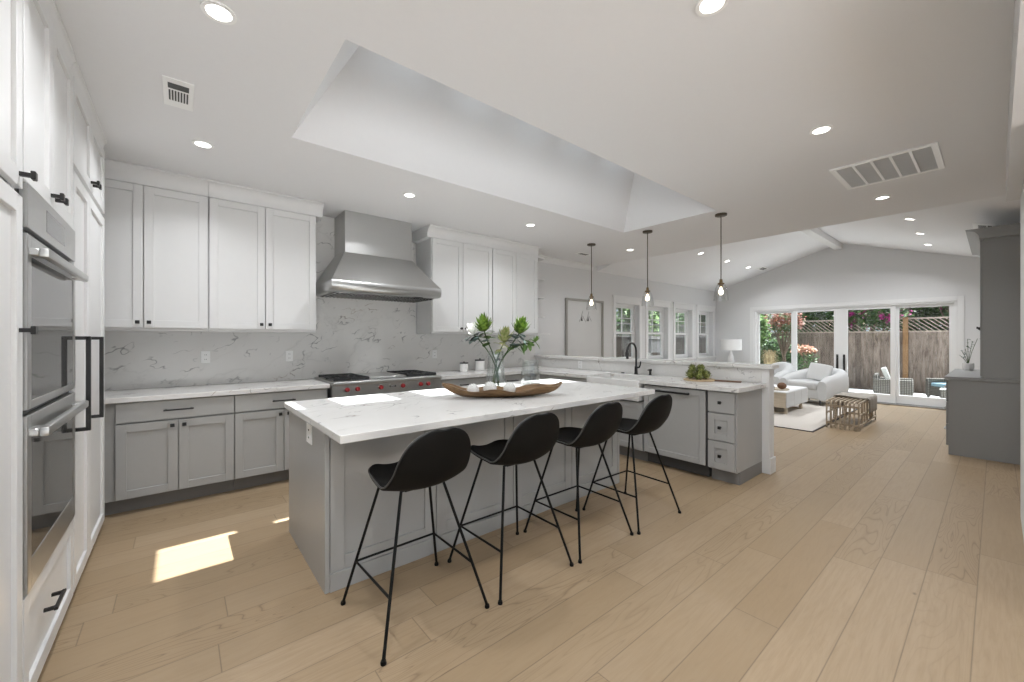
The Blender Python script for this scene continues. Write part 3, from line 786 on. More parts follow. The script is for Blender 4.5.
# ------------------------------------------------------------ bar stools
def stool():
    t = thing('bar_stool', 's', 'bar stool')
    prof = hexpts([(0, .278, .640), (0, .24, .658), (0, .08, .656), (0, -.08, .645), (0, -.17, .668), (0, -.222, .735), (0, -.255, .82), (0, -.280, .90), (0, -.292, .950)], 5)
    # arc length
    L = [0]
    for a, b in zip(prof, prof[1:]): L.append(L[-1] + (b - a).length)
    tot = L[-1]; n = len(prof); NU = 15; grid = []; back = []
    for i, p in enumerate(prof):
        v = L[i] / tot; vv = abs(2 * v - 1)
        q = max(0.0, 1 - min(vv, .997) ** (4.2 if v < .5 else 7.0)) ** (1 / 2.2)
        wmax = .190 + .026 * math.exp(-((v - .52) / .20) ** 2) - .018 * max(0, (v - .8) / .2)
        w = wmax * q
        d = (prof[min(i + 1, n - 1)] - prof[max(i - 1, 0)]).normalized(); nrm = Vector((0, d.z, -d.y))  # inward (up / forward)
        if nrm.z < 0 and nrm.y < 0: nrm = -nrm
        bk = 1 / (1 + math.exp(-(v - .5) * 14))
        row = []
        for j in range(NU):
            u = -1 + 2 * j / (NU - 1); uu = math.sin(u * PI / 2)
            k = (.012 * (1 - bk) + .035 * bk + .035 * math.exp(-((v - .55) / .15) ** 2)) * (uu * uu) * (w / .2)
            base = Vector((uu * w, p.y, p.z))
            base += Vector((0, k * bk + 0.0, k * (1 - bk) + .012 * (1 - bk) * uu * uu)) if True else nrm * k
            row.append(base)
        grid.append(row)
    b = MB(); b.grid(grid)
    o = b.build('shell', 'shell', t)
    md = o.modifiers.new('s', 'SOLIDIFY'); md.thickness = .024; md.offset = 0
    md = o.modifiers.new('b', 'SUBSURF'); md.levels = 1; md.render_levels = 1
    rim = [r[0] for r in grid] + [grid[-1][j] for j in range(1, NU - 1)] + [r[-1] for r in grid[::-1]] + [grid[0][j] for j in range(NU - 2, 0, -1)]
    MB().tube(rim, .0045, 6, closed=True).build('piping', 'pipe', t)
    # legs
    tops = {(-1, -1): (-.115, -.09, .635), (1, -1): (.115, -.09, .635), (-1, 1): (-.135, .10, .640), (1, 1): (.135, .10, .640)}
    feet = {(-1, -1): (-.272, -.255, .012), (1, -1): (.272, -.255, .012), (-1, 1): (-.272, .248, .012), (1, 1): (.272, .248, .012)}
    for k in tops:
        a = Vector(tops[k]); f = Vector(feet[k])
        inn = a + Vector((-a.x * .75, 0, .006))
        pts = [inn, a + Vector((-a.x * .15, 0, .004)), a, a.lerp(f, .04), f]
        lo = MB().tube(pts, .0075, 8).build('leg', 'rod', t)
        MB().lathe([(0, 0), (.012, 0), (.013, .006), (.011, .016), (0, .016)], (f.x, f.y, 0), 12).build('foot', 'rod', lo)
    def on(k, z):
        a = Vector(tops[k]); f = Vector(feet[k]); return f.lerp(a, (z - f.z) / (a.z - f.z))
    z = .225
    MB().tube([on((-1, -1), z), on((-1, 1), z), on((1, 1), z), on((1, -1), z)], .0065, 8).build('footrest', 'rod', t)
    MB().box(-.10, .10, -.10, .10, .630, .642, .003).build('mounting_plate', 'rod', t, smooth=False)
    return t
st = stool()
GS = 'bar stools along the island'
spots = [(.923, 1.895, 0.02), (1.54, 1.88, .0), (2.148, 1.87, .0), (2.745, 1.84, -.02)]
labs = ['black shell bar stool nearest the camera, first along the island', 'black shell bar stool second from the left along the island',
        'black shell bar stool third from the left along the island', 'black shell bar stool at the far right end of the island, nearest the dishwasher']
st.location = (*spots[0][:2], 0); st.rotation_euler = (0, 0, spots[0][2]); st['label'] = labs[0]; st['group'] = GS
for (x, y, a), lb in list(zip(spots, labs))[1:]: dup(st, (x, y, 0), a, lb)

# ------------------------------------------------------------ things on the island
def tray():
    a = Vector((1.53, 2.655)); b = Vector((2.36, 2.23)); c = (a + b) / 2; ang = math.atan2(b.y - a.y, b.x - a.x)
    t = MB(); N, K = 36, 18; hl = (b - a).length / 2 + .01
    rnd = random.Random(3); rows_o = []; rows_i = []
    ph = [rnd.uniform(0, 6) for _ in range(4)]
    def sect(s, inner):
        u = -1 + 2 * s
        w = .150 * max(0, 1 - abs(u) ** 2.3) ** .72 + .0; w += .008 * math.sin(7 * u + ph[0])
        w = max(w, .012)
        rim = .060 + .045 * abs(u) ** 3 + .007 * math.sin(9 * u + ph[1])
        bot = (rim - .012) * abs(u) ** 4
        row = []
        for k in range(K + 1):
            th = -1 + 2 * k / K
            yy = th * w; zz = bot + (rim - bot + .006 * math.sin(8 * u + 3 * th)) * abs(th) ** 2.6
            if inner:
                yy *= (w - .012) / w; zz = zz + .014 * (1 - abs(th) ** 6)
            row.append((u * (hl - (.0 if not inner else .012)), yy, zz))
        return row
    O = [sect(i / N, False) for i in range(N + 1)]; I = [sect(i / N, True) for i in range(N + 1)]
    bm_ = bmesh.new()
    VO = [[bm_.verts.new(p) for p in r] for r in O]; VI = [[bm_.verts.new(p) for p in r] for r in I]
    for i in range(N):
        for k in range(K):
            bm_.faces.new((VO[i][k], VO[i][k + 1], VO[i + 1][k + 1], VO[i + 1][k])); bm_.faces.new((VI[i][k + 1], VI[i][k], VI[i + 1][k], VI[i + 1][k + 1]))
        for k in (0, K): bm_.faces.new((VO[i][k], VO[i + 1][k], VI[i + 1][k], VI[i][k]))
    for i in (0, N):
        for k in range(K): bm_.faces.new((VO[i][k], VO[i][k + 1], VI[i][k + 1], VI[i][k]))
    bmesh.ops.recalc_face_normals(bm_, faces=bm_.faces[:]); t._merge(bm_)
    o = t.build('dough_bowl', 'bowl', angle=60); o.location = (c.x, c.y, .915); o.rotation_euler = (0, 0, ang)
    tag(o, 'long carved brown wooden dough bowl on the island', 'bowl')
tray()
def coral_ball(x, y, r, label):
    b = MB(); b.ball((0, 0, 0), r * .84, 3)
    rnd = random.Random(int(x * 100))
    for i in range(130):
        z = 1 - 2 * (i + .5) / 130; ph = i * 2.39996; q = math.sqrt(1 - z * z)
        d = Vector((q * math.cos(ph), q * math.sin(ph), z)); u = d.orthogonal().normalized(); w = d.cross(u)
        tip = d * (r * rnd.uniform(1.0, 1.08)); s_ = r * .11; base = d * (r * .80)
        b.poly([tuple(base + u * s_), tuple(base + w * s_), tuple(base - u * s_), tuple(base - w * s_), tuple(tip)], [(0, 1, 4), (1, 2, 4), (2, 3, 4), (3, 0, 4)])
    o = b.build('decor_ball', 'coral', smooth=False); o.location = (x, y, .922 + r)
    tag(o, label, 'decorative ball', 'white balls in the wooden bowl')
coral_ball(1.728, 2.552, .050, 'spiky white decorative ball, left of the three in the wooden bowl')
coral_ball(1.850, 2.500, .056, 'spiky white decorative ball, middle of the three in the wooden bowl')
coral_ball(1.985, 2.425, .052, 'spiky white decorative ball, right of the three in the wooden bowl')
def glassvessel(name, label, cat, x, y, z, prof, th=.004):
    inner = [(max(r - th, 0), zz + (th if r < 1e-6 or i == 0 else 0)) for i, (r, zz) in enumerate(prof)][::-1]
    b = MB().lathe(prof + inner, (0, 0, 0), 32); o = b.build(name, 'vase', angle=50); o.location = (x, y, z); tag(o, label, cat); return o
VX, VY = 2.25, 2.95
glassvessel('glass_vase', 'clear glass vase holding the green flowers on the island', 'vase', VX, VY, .915,
    [(0, 0), (.088, .0), (.092, .01), (.090, .06), (.080, .18), (.074, .27), (.074, .335)])
glassvessel('glass_jar', 'empty clear glass hurricane jar on the island, right of the flowers', 'jar', 2.60, 2.86, .915,
    [(0, 0), (.088, .0), (.094, .01), (.090, .12), (.080, .20), (.076, .235), (.080, .242)])
def petal(b, base, d, up, L, w):
    d = d.normalized(); s_ = d.cross(up)
    if s_.length < 1e-3: s_ = d.orthogonal()
    s_.normalize(); m = base + d * L * .5 + up * L * .04
    b.poly([tuple(base), tuple(m + s_ * w), tuple(base + d * L), tuple(m - s_ * w)], [(0, 1, 2, 3)])
RT = Vector((math.sin(YAW), -math.cos(YAW), 0)); FW = Vector((math.cos(YAW), math.sin(YAW), 0))
def fp(r, f, z): v = Vector((VX, VY, 0)) + RT * r + FW * f; return (v.x, v.y, z)
def cup(b, base, d, ax, L, w, curl):
    """a pointed petal that curls towards the axis, four sections long"""
    side = d.cross(ax)
    if side.length < 1e-3: side = d.orthogonal()
    side.normalize(); V = []
    for k, (t_, ww) in enumerate(((0, .35), (.35, 1.0), (.7, .8), (1.0, 0.0))):
        c = base + d * (L * t_) + ax * (curl * L * t_ * t_)
        if ww: V += [tuple(c - side * w * ww), tuple(c + side * w * ww)]
        else: V.append(tuple(c))
    b.poly(V, [(0, 1, 3, 2), (2, 3, 5, 4), (4, 5, 6)])
def flower(label, pts, head, leaf, n, R, openness, nleaf=8, lr=.10, seed=1):
    base = Vector((VX, VY, .93))
    t = thing('protea_stem', label, 'flower', tuple(base), 0, 'flowers in the glass vase')
    P = [Vector(p) - base for p in hexpts(pts, 6)]
    MB().tube(P, .0055, 7).build('stem', 'stem', t)
    top = P[-1]; ax = (P[-1] - P[-3]).normalized(); ax = (ax * .6 + Vector((0, 0, 1.0))).normalized()
    b = MB(); u = ax.orthogonal().normalized(); w = ax.cross(u); rnd = random.Random(seed)
    for i in range(n):
        f = i / n; ph = i * 2.39996; op = openness * (1 - f) + .06
        d = (ax * math.cos(op) + (u * math.cos(ph) + w * math.sin(ph)) * math.sin(op)).normalized()
        cup(b, top + ax * (R * .30 * f), d, ax, R * rnd.uniform(.72, 1.0) * (.75 + .25 * f), R * .15, .45 * (1 - f))
    b.build('flower_head', head, t, smooth=False)
    b = MB()
    for i in range(nleaf):
        q = P[-1 - (i % 7)]; ph = i * 2.4 + seed
        d = ((u * math.cos(ph) + w * math.sin(ph)) + ax * rnd.uniform(-.5, .35)).normalized()
        cup(b, q, d, ax, lr * rnd.uniform(.7, 1.2), lr * .36, rnd.uniform(-.5, .1))
    b.build('leaf', leaf, t, smooth=False)
flower('green protea on the tallest left stem in the glass vase', [fp(.03, 0, .93), fp(.0, 0, 1.15), fp(-.07, .0, 1.33), fp(-.105, 0, 1.43)], 'protea', 'g2', 46, .15, 1.35, 12, .11, 1)
flower('white-petalled flower leaning out at the far left of the vase', [fp(.02, .03, .93), fp(-.02, .03, 1.15), fp(-.14, -.01, 1.34), fp(-.20, -.02, 1.40)], 'whiteflower', 'eucal', 22, .11, 1.6, 14, .12, 2)
flower('pale open protea low in the middle of the vase', [fp(-.03, .02, .93), fp(.0, .02, 1.12), fp(.04, .02, 1.25), fp(.075, .0, 1.33)], 'protea2', 'protea2', 22, .14, 1.4, 6, .09, 3)
flower('green protea on the right stem in the glass vase', [fp(-.03, 0, .93), fp(.03, 0, 1.12), fp(.14, 0, 1.30), fp(.215, 0, 1.41)], 'protea', 'eucal', 46, .145, 1.3, 14, .12, 4)
flower('bright green sprig reaching to the far right of the vase', [fp(-.02, -.02, .93), fp(.05, -.02, 1.15), fp(.16, -.01, 1.28), fp(.36, 0, 1.335)], 'g2', 'g2', 14, .06, 1.2, 26, .08, 5)

# ------------------------------------------------------------ things on the perimeter counters
def canister(label, x, y, s=1.0):
    t = thing('canister', label, 'canister', (x, y, .915), 0, 'canisters on the back counter')
    MB().lathe([(0, 0), (.055 * s, 0), (.06 * s, .006), (.06 * s, .115 * s), (.057 * s, .12 * s), (0, .12 * s)], seg=24).build('jar_body', 'ceramic', t)
    lo = MB().lathe([(0, .1201 * s), (.062 * s, .1201 * s), (.062 * s, .134 * s), (0, .136 * s)], seg=24).build('lid', 'slot', t)
    MB().ball((0, 0, .142 * s), .010 * s, 2).build('lid_knob', 'slot', lo)
canister('small white canister with dark lid right of the range', 2.98, 4.62, .95)
canister('larger white canister with dark lid, behind the flowers', 3.30, 4.70, 1.15)
canister('white canister with dark lid, right of the larger one by the jar', 3.66, 4.72, 1.1)
t = thing('kitchen_faucet', 'matte black gooseneck faucet behind the farmhouse sink', 'faucet', (4.47, 2.92, .915))
MB().lathe([(0, 0), (.026, 0), (.026, .008), (.021, .012), (.019, .10), (0, .10)], seg=20).build('base', 'black', t)
arc = [(0, 0, .09), (0, 0, .29)] + [(-.095 + .095 * math.cos(a), 0, .29 + .105 * math.sin(a)) for a in [i * PI / 12 for i in range(1, 13)]] + [(-.19, 0, .27)]
MB().tube(arc, .0125, 12).build('spout', 'black', t)
MB().tube([(-.19, 0, .285), (-.19, 0, .20)], [.015, .017], 12).build('spray_head', 'black', t)
MB().tube([(0, -.015, .085), (0, -.045, .09), (.0, -.06, .12), (.0, -.065, .165)], [.012, .012, .009, .007], 10).build('lever', 'black', t)
t = thing('soap_dispenser', 'small black soap dispenser cap right of the faucet', 'soap dispenser', (4.50, 2.74, .915))
MB().lathe([(0, 0), (.02, 0), (.02, .006), (.014, .01), (.014, .05), (.02, .052), (.02, .075), (0, .077)], seg=16).build('pump', 'black', t)
MB().box(-.055, 0, -.006, .006, .058, .07, .002).build('nozzle', 'black', t)
tag(MB().lathe([(0, 0), (.024, 0), (.024, .008), (.018, .012), (0, .013)], seg=18).build('sink_button', 'black'), 'round black button on the counter left of the faucet', 'button', loc=(4.47, 3.12, .915))
t = thing('cutting_board', 'round wooden cutting board with long handle on the peninsula', 'cutting board', (4.33, 2.05, .915))
b = MB(); b.lathe([(0, 0), (.155, 0), (.158, .004), (.158, .012), (.155, .016), (0, .016)], seg=40); b.build('board', 'board', t)
MB().prism([(-.022, -.15), (.022, -.15), (.020, -.33), (.026, -.40), (-.026, -.40), (-.020, -.33)], 2, .001, .015, .002, Mx=Matrix.Rotation(math.radians(14), 4, 'Z')).build('handle', 'boardd', t, smooth=False)
def artichoke(x, y, z, r, label, seed):
    b = MB(); rnd = random.Random(seed); b.ball((0, 0, 0), r * .72, 2)
    ax = Vector((rnd.uniform(-.5, .5), rnd.uniform(-.5, .5), 1)).normalized(); u = ax.orthogonal().normalized(); w = ax.cross(u)
    n = 34
    for i in range(n):
        f = i / n; ph = i * 2.39996; th = PI * .80 * (1 - f) + .10
        d = ax * math.cos(th) + (u * math.cos(ph) + w * math.sin(ph)) * math.sin(th)
        tan = (ax - d * ax.dot(d)); tan = tan.normalized() if tan.length > .01 else u
        base = d * r * .68; L = r * .55; s_ = d.cross(tan).normalized()
        tip = base + tan * L * .9 + d * r * .46; m = base + tan * L * .42 + d * r * .24
        b.poly([tuple(base - s_ * r * .1), tuple(base + s_ * r * .1), tuple(m + s_ * r * .26), tuple(tip), tuple(m - s_ * r * .26)], [(0, 1, 2, 3, 4)])
    o = b.build('artichoke', 'arti', smooth=False); o.location = (x, y, z)
    tag(o, label, 'artichoke', 'artichokes on the round board')
ac = (4.33, 2.06)
k = 0
names_ = ['front left', 'front right', 'left', 'right', 'back left', 'back right', 'middle']
for i, (dx, dy) in enumerate(((-.075, .045), (-.075, -.045), (-.0, .09), (.0, -.09), (.075, .045), (.075, -.045), (0, 0))):
    artichoke(ac[0] + dx, ac[1] + dy, .915 + .058, .048, 'green artichoke in the bottom layer on the board, %s one' % names_[i], i + 3)
for i, (dx, dy, nn) in enumerate(((-.04, .04, 'left'), (-.035, -.045, 'right'), (.045, 0, 'back'))):
    artichoke(ac[0] + dx, ac[1] + dy, .915 + .123, .046, 'green artichoke on top of the pile, %s of the three top ones' % nn, i + 13)

# framed print on the wall beyond the peninsula
t = thing('framed_print', 'large pale framed print behind glass on the wall beyond the peninsula', 'picture', (5.30, WY, 0))
c = MB(); W_, z0, z1 = 1.06, .95, 2.10; f = .035
c.box(0, f, -.05, 0, z0, z1, .002); c.box(W_ - f, W_, -.05, 0, z0, z1, .002); c.box(f, W_ - f, -.05, 0, z0, z0 + f, .002); c.box(f, W_ - f, -.05, 0, z1 - f, z1, .002)
c.build('picture_frame', paint('pewter frame', (.36, .35, .32), .4, .05), t, smooth=False)
po = MB().box(f, W_ - f, -.018, -.002, z0 + f, z1 - f).build('print', 'mirrorpic', t, smooth=False)
c = MB()
for x in (.44, .62):
    c.poly([(x - .03, -.019, 1.70), (x + .03, -.019, 1.70), (x + .006, -.019, 1.79)], [(0, 1, 2)])
    c.tube([(x - .07, -.019, 1.68), (x - .02, -.019, 1.76), (x + .03, -.019, 1.88)], .003, 4); c.tube([(x + .02, -.019, 1.80), (x + .10, -.019, 1.70)], .003, 4)
c.build('painted_reflections', 'slot', po, smooth=False)  # dark marks painted in for reflections in the glazing

# ------------------------------------------------------------ ceiling fittings
def rim(b, r0, r1, z0, z1): b.lathe([(r0, z0), (r1, z0), (r1, z1), (r0, z1), (r0, z0)], seg=28)
def can(label, x, y, z, tilt, W, group):
    t = thing('recessed_light', label, 'ceiling light', (x, y, z), 0, group); t.rotation_euler = (tilt, 0, 0)
    b = MB(); rim(b, .047, .064, -.006, .0); b.build('trim_ring', 'white', t)
    MB().lathe([(0, -.003), (.047, -.003), (.047, -.001), (0, -.001)], seg=28).build('lens', 'lens', t)
    ld = bpy.data.lights.new('downlight', 'AREA'); ld.shape = 'DISK'; ld.size = .09; ld.energy = W; ld.color = (.95, .97, 1.0); ld.spread = math.radians(142)
    lo = bpy.data.objects.new('downlight', ld); C.objects.link(lo); lo.parent = t; lo.location = (0, 0, -.012)
GC = 'recessed lights in the flat kitchen ceiling'; GV = 'recessed lights in the vaulted ceiling'
for x, y, lb in ((.13, 2.137, 'round recessed ceiling light above the wall ovens, nearest the top left'), (1.72, .76, 'round recessed ceiling light cut by the top edge of the photo'),
        (.13, 3.655, 'round recessed ceiling light in front of the left upper cabinets'), (3.325, .75, 'round recessed ceiling light left of the large return grille'),
        (1.73, 3.655, 'round recessed ceiling light in front of the range hood'), (3.33, 3.66, 'round recessed ceiling light between hood and first pendant'),
        (5.47, 3.68, 'round recessed ceiling light near the middle pendant'), (5.38, .72, 'round recessed ceiling light just beyond the large return grille'),
        (.13, .75, 'round recessed ceiling light directly above the camera')):
    can(lb, x, y, CE, 0, CAN_W, GC)
tl = math.atan(KS)
for i, x in enumerate((7.88, 9.09, 10.25)):
    nm = ('nearest', 'middle', 'farthest')[i]
    can('%s recessed light on the right slope of the vault' % nm, x, .77, ZR - KS * (YR - .77), tl, VAULT_W, GV)
    can('%s recessed light on the left slope of the vault' % nm, x, 3.70, ZR - KS * (3.70 - YR), -tl, VAULT_W, GV)
# large return grille
t = thing('return_grille', 'large white five-bay return air grille in the kitchen ceiling', 'vent', (4.49, .575, CE))
c = MB(); c.box(-.33, .33, -.31, -.275, -.012, 0); c.box(-.33, .33, .275, .31, -.012, 0); c.box(-.33, -.295, -.275, .275, -.012, 0); c.box(.295, .33, -.275, .275, -.012, 0)
for k in range(1, 5): y = -.275 + .11 * k; c.box(-.295, .295, y - .008, y + .008, -.010, 0)
c.build('frame', 'white', t, smooth=False)
c = MB()
for k in range(60):
    x = -.29 + k * .0098; c.box(x, x + .0045, -.275, .275, -.006, -.001)
c.build('louvres', paint('grille louvres', (.62, .62, .62), .6), t, smooth=False)
MB().box(-.295, .295, -.275, .275, -.0009, -.0001).build('backing', paint('grille dark backing', (.16, .16, .16), .8), t, smooth=False)
def register(label, x, y, z, w, d, tilt=0, rz=0, dark=.5):
    t = thing('ceiling_register', label, 'vent', (x, y, z)); t.rotation_euler = (tilt, 0, rz)
    c = MB(); c.box(-w / 2, w / 2, -d / 2, d / 2, -.006, 0, .001); c.build('plate', 'white', t, smooth=False)
    c = MB(); n = 7
    e_ = w * .16; c.box(-w / 2 + e_, w / 2 - e_, -d * .36, -d * .18, -.0075, -.006)
    for k in range(n):
        xx = -w / 2 + e_ + (w - 2 * e_) * (k + .5) / n; hw_ = (w - 2 * e_) / n * .3; c.box(xx - hw_, xx + hw_, -d * .12, d * .25, -.0075, -.006)
    c.build('slots', 'slot', t, smooth=False)
register('small white ceiling register above the tall white units', -.005, 3.0, CE, .135, .33)
register('flat ceiling register near the far left pendant', 5.14, 4.36, CE, .30, .12)
register('slotted register in the vault above the grey cabinet', 8.2, .10, ZR - KS * (YR - .10), .55, .2, tilt=tl)
register('register on the left slope of the vault near the far wall', 10.9, 3.62, ZR - KS * (3.62 - YR), .4, .15, tilt=-tl)

# ------------------------------------------------------------ pendants
def pendant(label, x, y, zb=1.80):
    t = thing('pendant_light', label, 'pendant light', (x, y, CE), 0, 'glass pendants over the peninsula')
    MB().lathe([(0, 0), (.062, 0), (.062, -.018), (.056, -.022), (0, -.022)], seg=28).build('canopy', 'bronze', t)
    MB().tube([(0, 0, -.02), (0, 0, -.74)], .0055, 8).build('rod', 'bronze', t)
    MB().lathe([(0, -.735), (.013, -.735), (.016, -.745), (.018, -.775), (.034, -.778), (.036, -.790), (.020, -.795), (.018, -.82), (0, -.82)], seg=20).build('socket', 'brass', t)
    sh = MB().lathe([(.030, -.790), (.045, -.800), (.058, -.83), (.070, -.90), (.078, -.975), (.0765, -.975), (.0685, -.90), (.0565, -.832), (.044, -.803), (.030, -.793)], seg=32)
    sh.build('glass_shade', 'pend', t)
    MB().lathe([(0, -.82), (.010, -.822), (.012, -.84), (.024, -.865), (.026, -.885), (.018, -.905), (0, -.912)], seg=18).build('bulb', 'bulb', t)
pendant('clear glass pendant farthest from the camera, in front of the framed print', 4.70, 3.826)
pendant('clear glass pendant in the middle, above the faucet', 4.70, 2.90)
pendant('clear glass pendant nearest the camera, above the end of the peninsula', 4.70, 1.978)

# ------------------------------------------------------------ living room
# built-in hutch on the right (faces +y): local x = -world x
t = thing('storage_hutch', 'tall grey built-in hutch with crown against the right wall', 'cabinet', (8.9, .38, 0), PI)
c = MB(); c.box(0, 1.9, .022, .62, 0, .88); c.build('base_body', 'greyd', t, smooth=False)
MB().box(-.01, 1.915, -.01, .625, .881, .92, .003).build('hutch_top', 'greyd', t, smooth=False)
for k in range(2):
    for j in range(3):
        o = MB().box(.02 + k * .93, .93 + k * .93, 0, .02, .10 + j * .26, .35 + j * .26, .002).build('drawer', 'greyd', t, smooth=False)
        bar(o, .40 + k * .93, .24 + j * .26, .56 + k * .93, .24 + j * .26, m='steel')
c = MB(); c.box(0, 1.9, .285, .62, .921, 2.50); c.build('upper_body', 'greyd', t, smooth=False)
for k in range(3):
    o = shaker(MB(), .01 + k * .63, .63 + k * .63, .94, 2.48, yf=.265).build('door', 'greyd', t, smooth=False); knob(o, .08 + k * .63, 1.5, yf=.265)
prof = [(.62, 2.49), (.26, 2.49)] + [(.26 - .10 * (1 - math.cos(k / 6 * PI / 2)), 2.505 + .09 * math.sin(k / 6 * PI / 2)) for k in range(7)] + [(.155, 2.61), (.62, 2.61)]
MB().prism(prof, 0, -.06, 1.96).build('crown_moulding', 'greyd', t, angle=50)
def leafplant(name, label, cat, x, y, z, n, L, m, seed, pot=None):
    t = thing(name, label, cat, (x, y, z)); rnd = random.Random(seed); b = MB(); s_ = MB()
    for i in range(n):
        a = rnd.uniform(0, 2 * PI); r = rnd.uniform(.02, .10); h = rnd.uniform(.12, .38)
        p = [(0, 0, .08), (r * .4 * math.cos(a), r * .4 * math.sin(a), .08 + h * .5), (r * math.cos(a), r * math.sin(a), .08 + h)]
        s_.tube(p, .003, 5)
        for k in range(4):
            q = Vector(p[1]).lerp(Vector(p[2]), k / 3); d = Vector((rnd.uniform(-1, 1), rnd.uniform(-1, 1), rnd.uniform(-.2, .6)))
            petal(b, q, d, Vector((0, 0, 1)), L, L * .28)
    s_.build('stem', 'stem', t); b.build('foliage', m, t, smooth=False)
    MB().lathe([(0, 0), (.045, 0), (.06, .05), (.055, .10), (.045, .10), (0, .09)], seg=20).build('pot', 'ceramic', t)
leafplant('potted_plant', 'small dark leafy plant standing on the grey hutch base', 'plant', 8.6, .25, .921, 6, .05, 'eucal', 4)

# rug
t = thing('area_rug', 'large cream rug with dark bound edge under the sofa', 'rug', (0, 0, 0))
MB().box(7.13, 10.35, 1.72, 4.3, .001, .012, .002).build('pile', 'rug', t, smooth=False)
c = MB(); c.box(7.11, 7.13, 1.70, 4.32, .001, .013); c.box(10.35, 10.37, 1.70, 4.32, .001, .013); c.box(7.13, 10.35, 1.70, 1.72, .001, .013); c.box(7.13, 10.35, 4.30, 4.32, .001, .013)
c.build('binding', 'rugb', t, smooth=False)
# coffee table
t = thing('coffee_table', 'pale block coffee table with grooved white side on sled legs', 'coffee table', (8.28, 2.38, .013))
c = MB(); c.box(.0, 1.25, .0, .70, .12, .385, .006); c.build('table_block', 'pale', t, smooth=False)
c = MB()
for k in range(3): c.box(.006 + k * .415, .006 + k * .415 + .405, -.018, 0, .122, .392, .004)
c.build('side_panel', 'boucle2', t, smooth=False)
MB().box(-.01, 1.26, .0, .71, .386, .405, .004).build('tabletop', 'trim', t, smooth=False)
for x, m_ in ((.12, 'pale'), (.98, 'slat')):
    c = MB(); c.box(x, x + .05, .02, .62, 0, .02); c.box(x, x + .05, .02, .06, .02, .12); c.box(x, x + .05, .58, .62, .02, .12); c.build('sled_leg', m_, t, smooth=False)
t = thing('serving_tray', 'low round tray on the coffee table', 'tray', (8.62, 2.60, .419))
MB().lathe([(0, 0), (.17, 0), (.18, .022), (.172, .022), (.165, .006), (0, .006)], seg=32).build('tray_dish', 'pale', t)
tag(MB().ball((0, 0, 0), .075, 3, (1, 1, .85)).build('decor_knot', 'brownb'), 'round brown woven ball on the coffee table tray', 'decoration', loc=(8.66, 2.55, .426 + .064))
tag(MB().lathe([(0, 0), (.05, 0), (.06, .03), (.045, .08), (.03, .085), (0, .085)], seg=20).build('small_pot', 'slot'), 'small dark pot beside the brown ball on the tray', 'pot', loc=(8.56, 2.70, .426))
# loveseat with curved back: back against the doors
def loveseat(name, label, cat, x, y, rz, hw, mat='boucle', back_h=.74, cushions=True):
    t = thing(name, label, cat, (x, y, .013), rz)
    # horseshoe back in plan (open to local -y)
    n = 28; path = []
    d = .42
    for i in range(n + 1):
        a = PI * i / n
        path.append((-hw * math.cos(a), .02 + (d) * math.sin(a) ** .75 if True else 0, abs(math.sin(a))))
    path = [(-hw, -.34, 0.0), (-hw, -.17, .0)] + path + [(hw, -.17, 0.0), (hw, -.34, 0.0)]
    rings = []
    for i, (px, py, s_) in enumerate(path):
        P0_ = Vector(path[max(i - 1, 0)][:2]); P1_ = Vector(path[min(i + 1, len(path) - 1)][:2]); tn = (P1_ - P0_).normalized(); nr = Vector((tn.y, -tn.x))
        h = .62 + (back_h - .62) * s_ ** .7
        e_ = min(i, len(path) - 1 - i); 
        sh = 1.0 if e_ > 1 else (.80, .95)[e_]
        h *= sh if e_ < 2 else 1; th = .12 * sh
        ring = []
        for k in range(16):
            a = 2 * PI * k / 16; ca, sa = math.cos(a), math.sin(a)
            ex = math.copysign(abs(ca) ** .7, ca) * th; ez = .11 + (h - .11) / 2 + math.copysign(abs(sa) ** .6, sa) * (h - .11) / 2
            ring.append((px + nr.x * ex, py + nr.y * ex, ez))
        rings.append(ring)
    b = MB(); b.grid(rings, closeu=True); b.poly(rings[0], [tuple(range(16))]); b.poly(rings[-1], [tuple(range(15, -1, -1))])
    b.build('backrest', mat, t, angle=70)
    b = MB(); b.soft(-hw + .09, hw - .09, -.38, .36, .30, .47, .22, 4); b.build('seat_cushion', mat, t, angle=80)
    MB().soft(-hw + .02, hw - .02, -.35, .36, .12, .32, .12, 4).build('seat_base', mat, t, angle=80)
    for lx in (-hw + .1, hw - .1):
        for ly in (-.25, .28): MB().tube([(lx, ly, .13), (lx, ly, 0)], [.02, .012], 10).build('leg', 'slot', t)
    return t
loveseat('loveseat', 'rounded white boucle loveseat in front of the sliding doors', 'sofa', 10.38, 2.47, -R90 - .42, .42)
o = MB().soft(-.20, .20, -.06, .06, -.18, .18, .18, 4).build('throw_pillow', 'boucle2', angle=80); o.location = (10.34, 2.36, .665); o.rotation_euler = (-.30, .15, -R90 - .1)
tag(o, 'pale grey square pillow leaning in the loveseat', 'pillow')
loveseat('armchair', 'rounded white armchair behind the coffee table, left of the loveseat', 'chair', 10.80, 3.36, -R90 - .2, .24, back_h=.80)
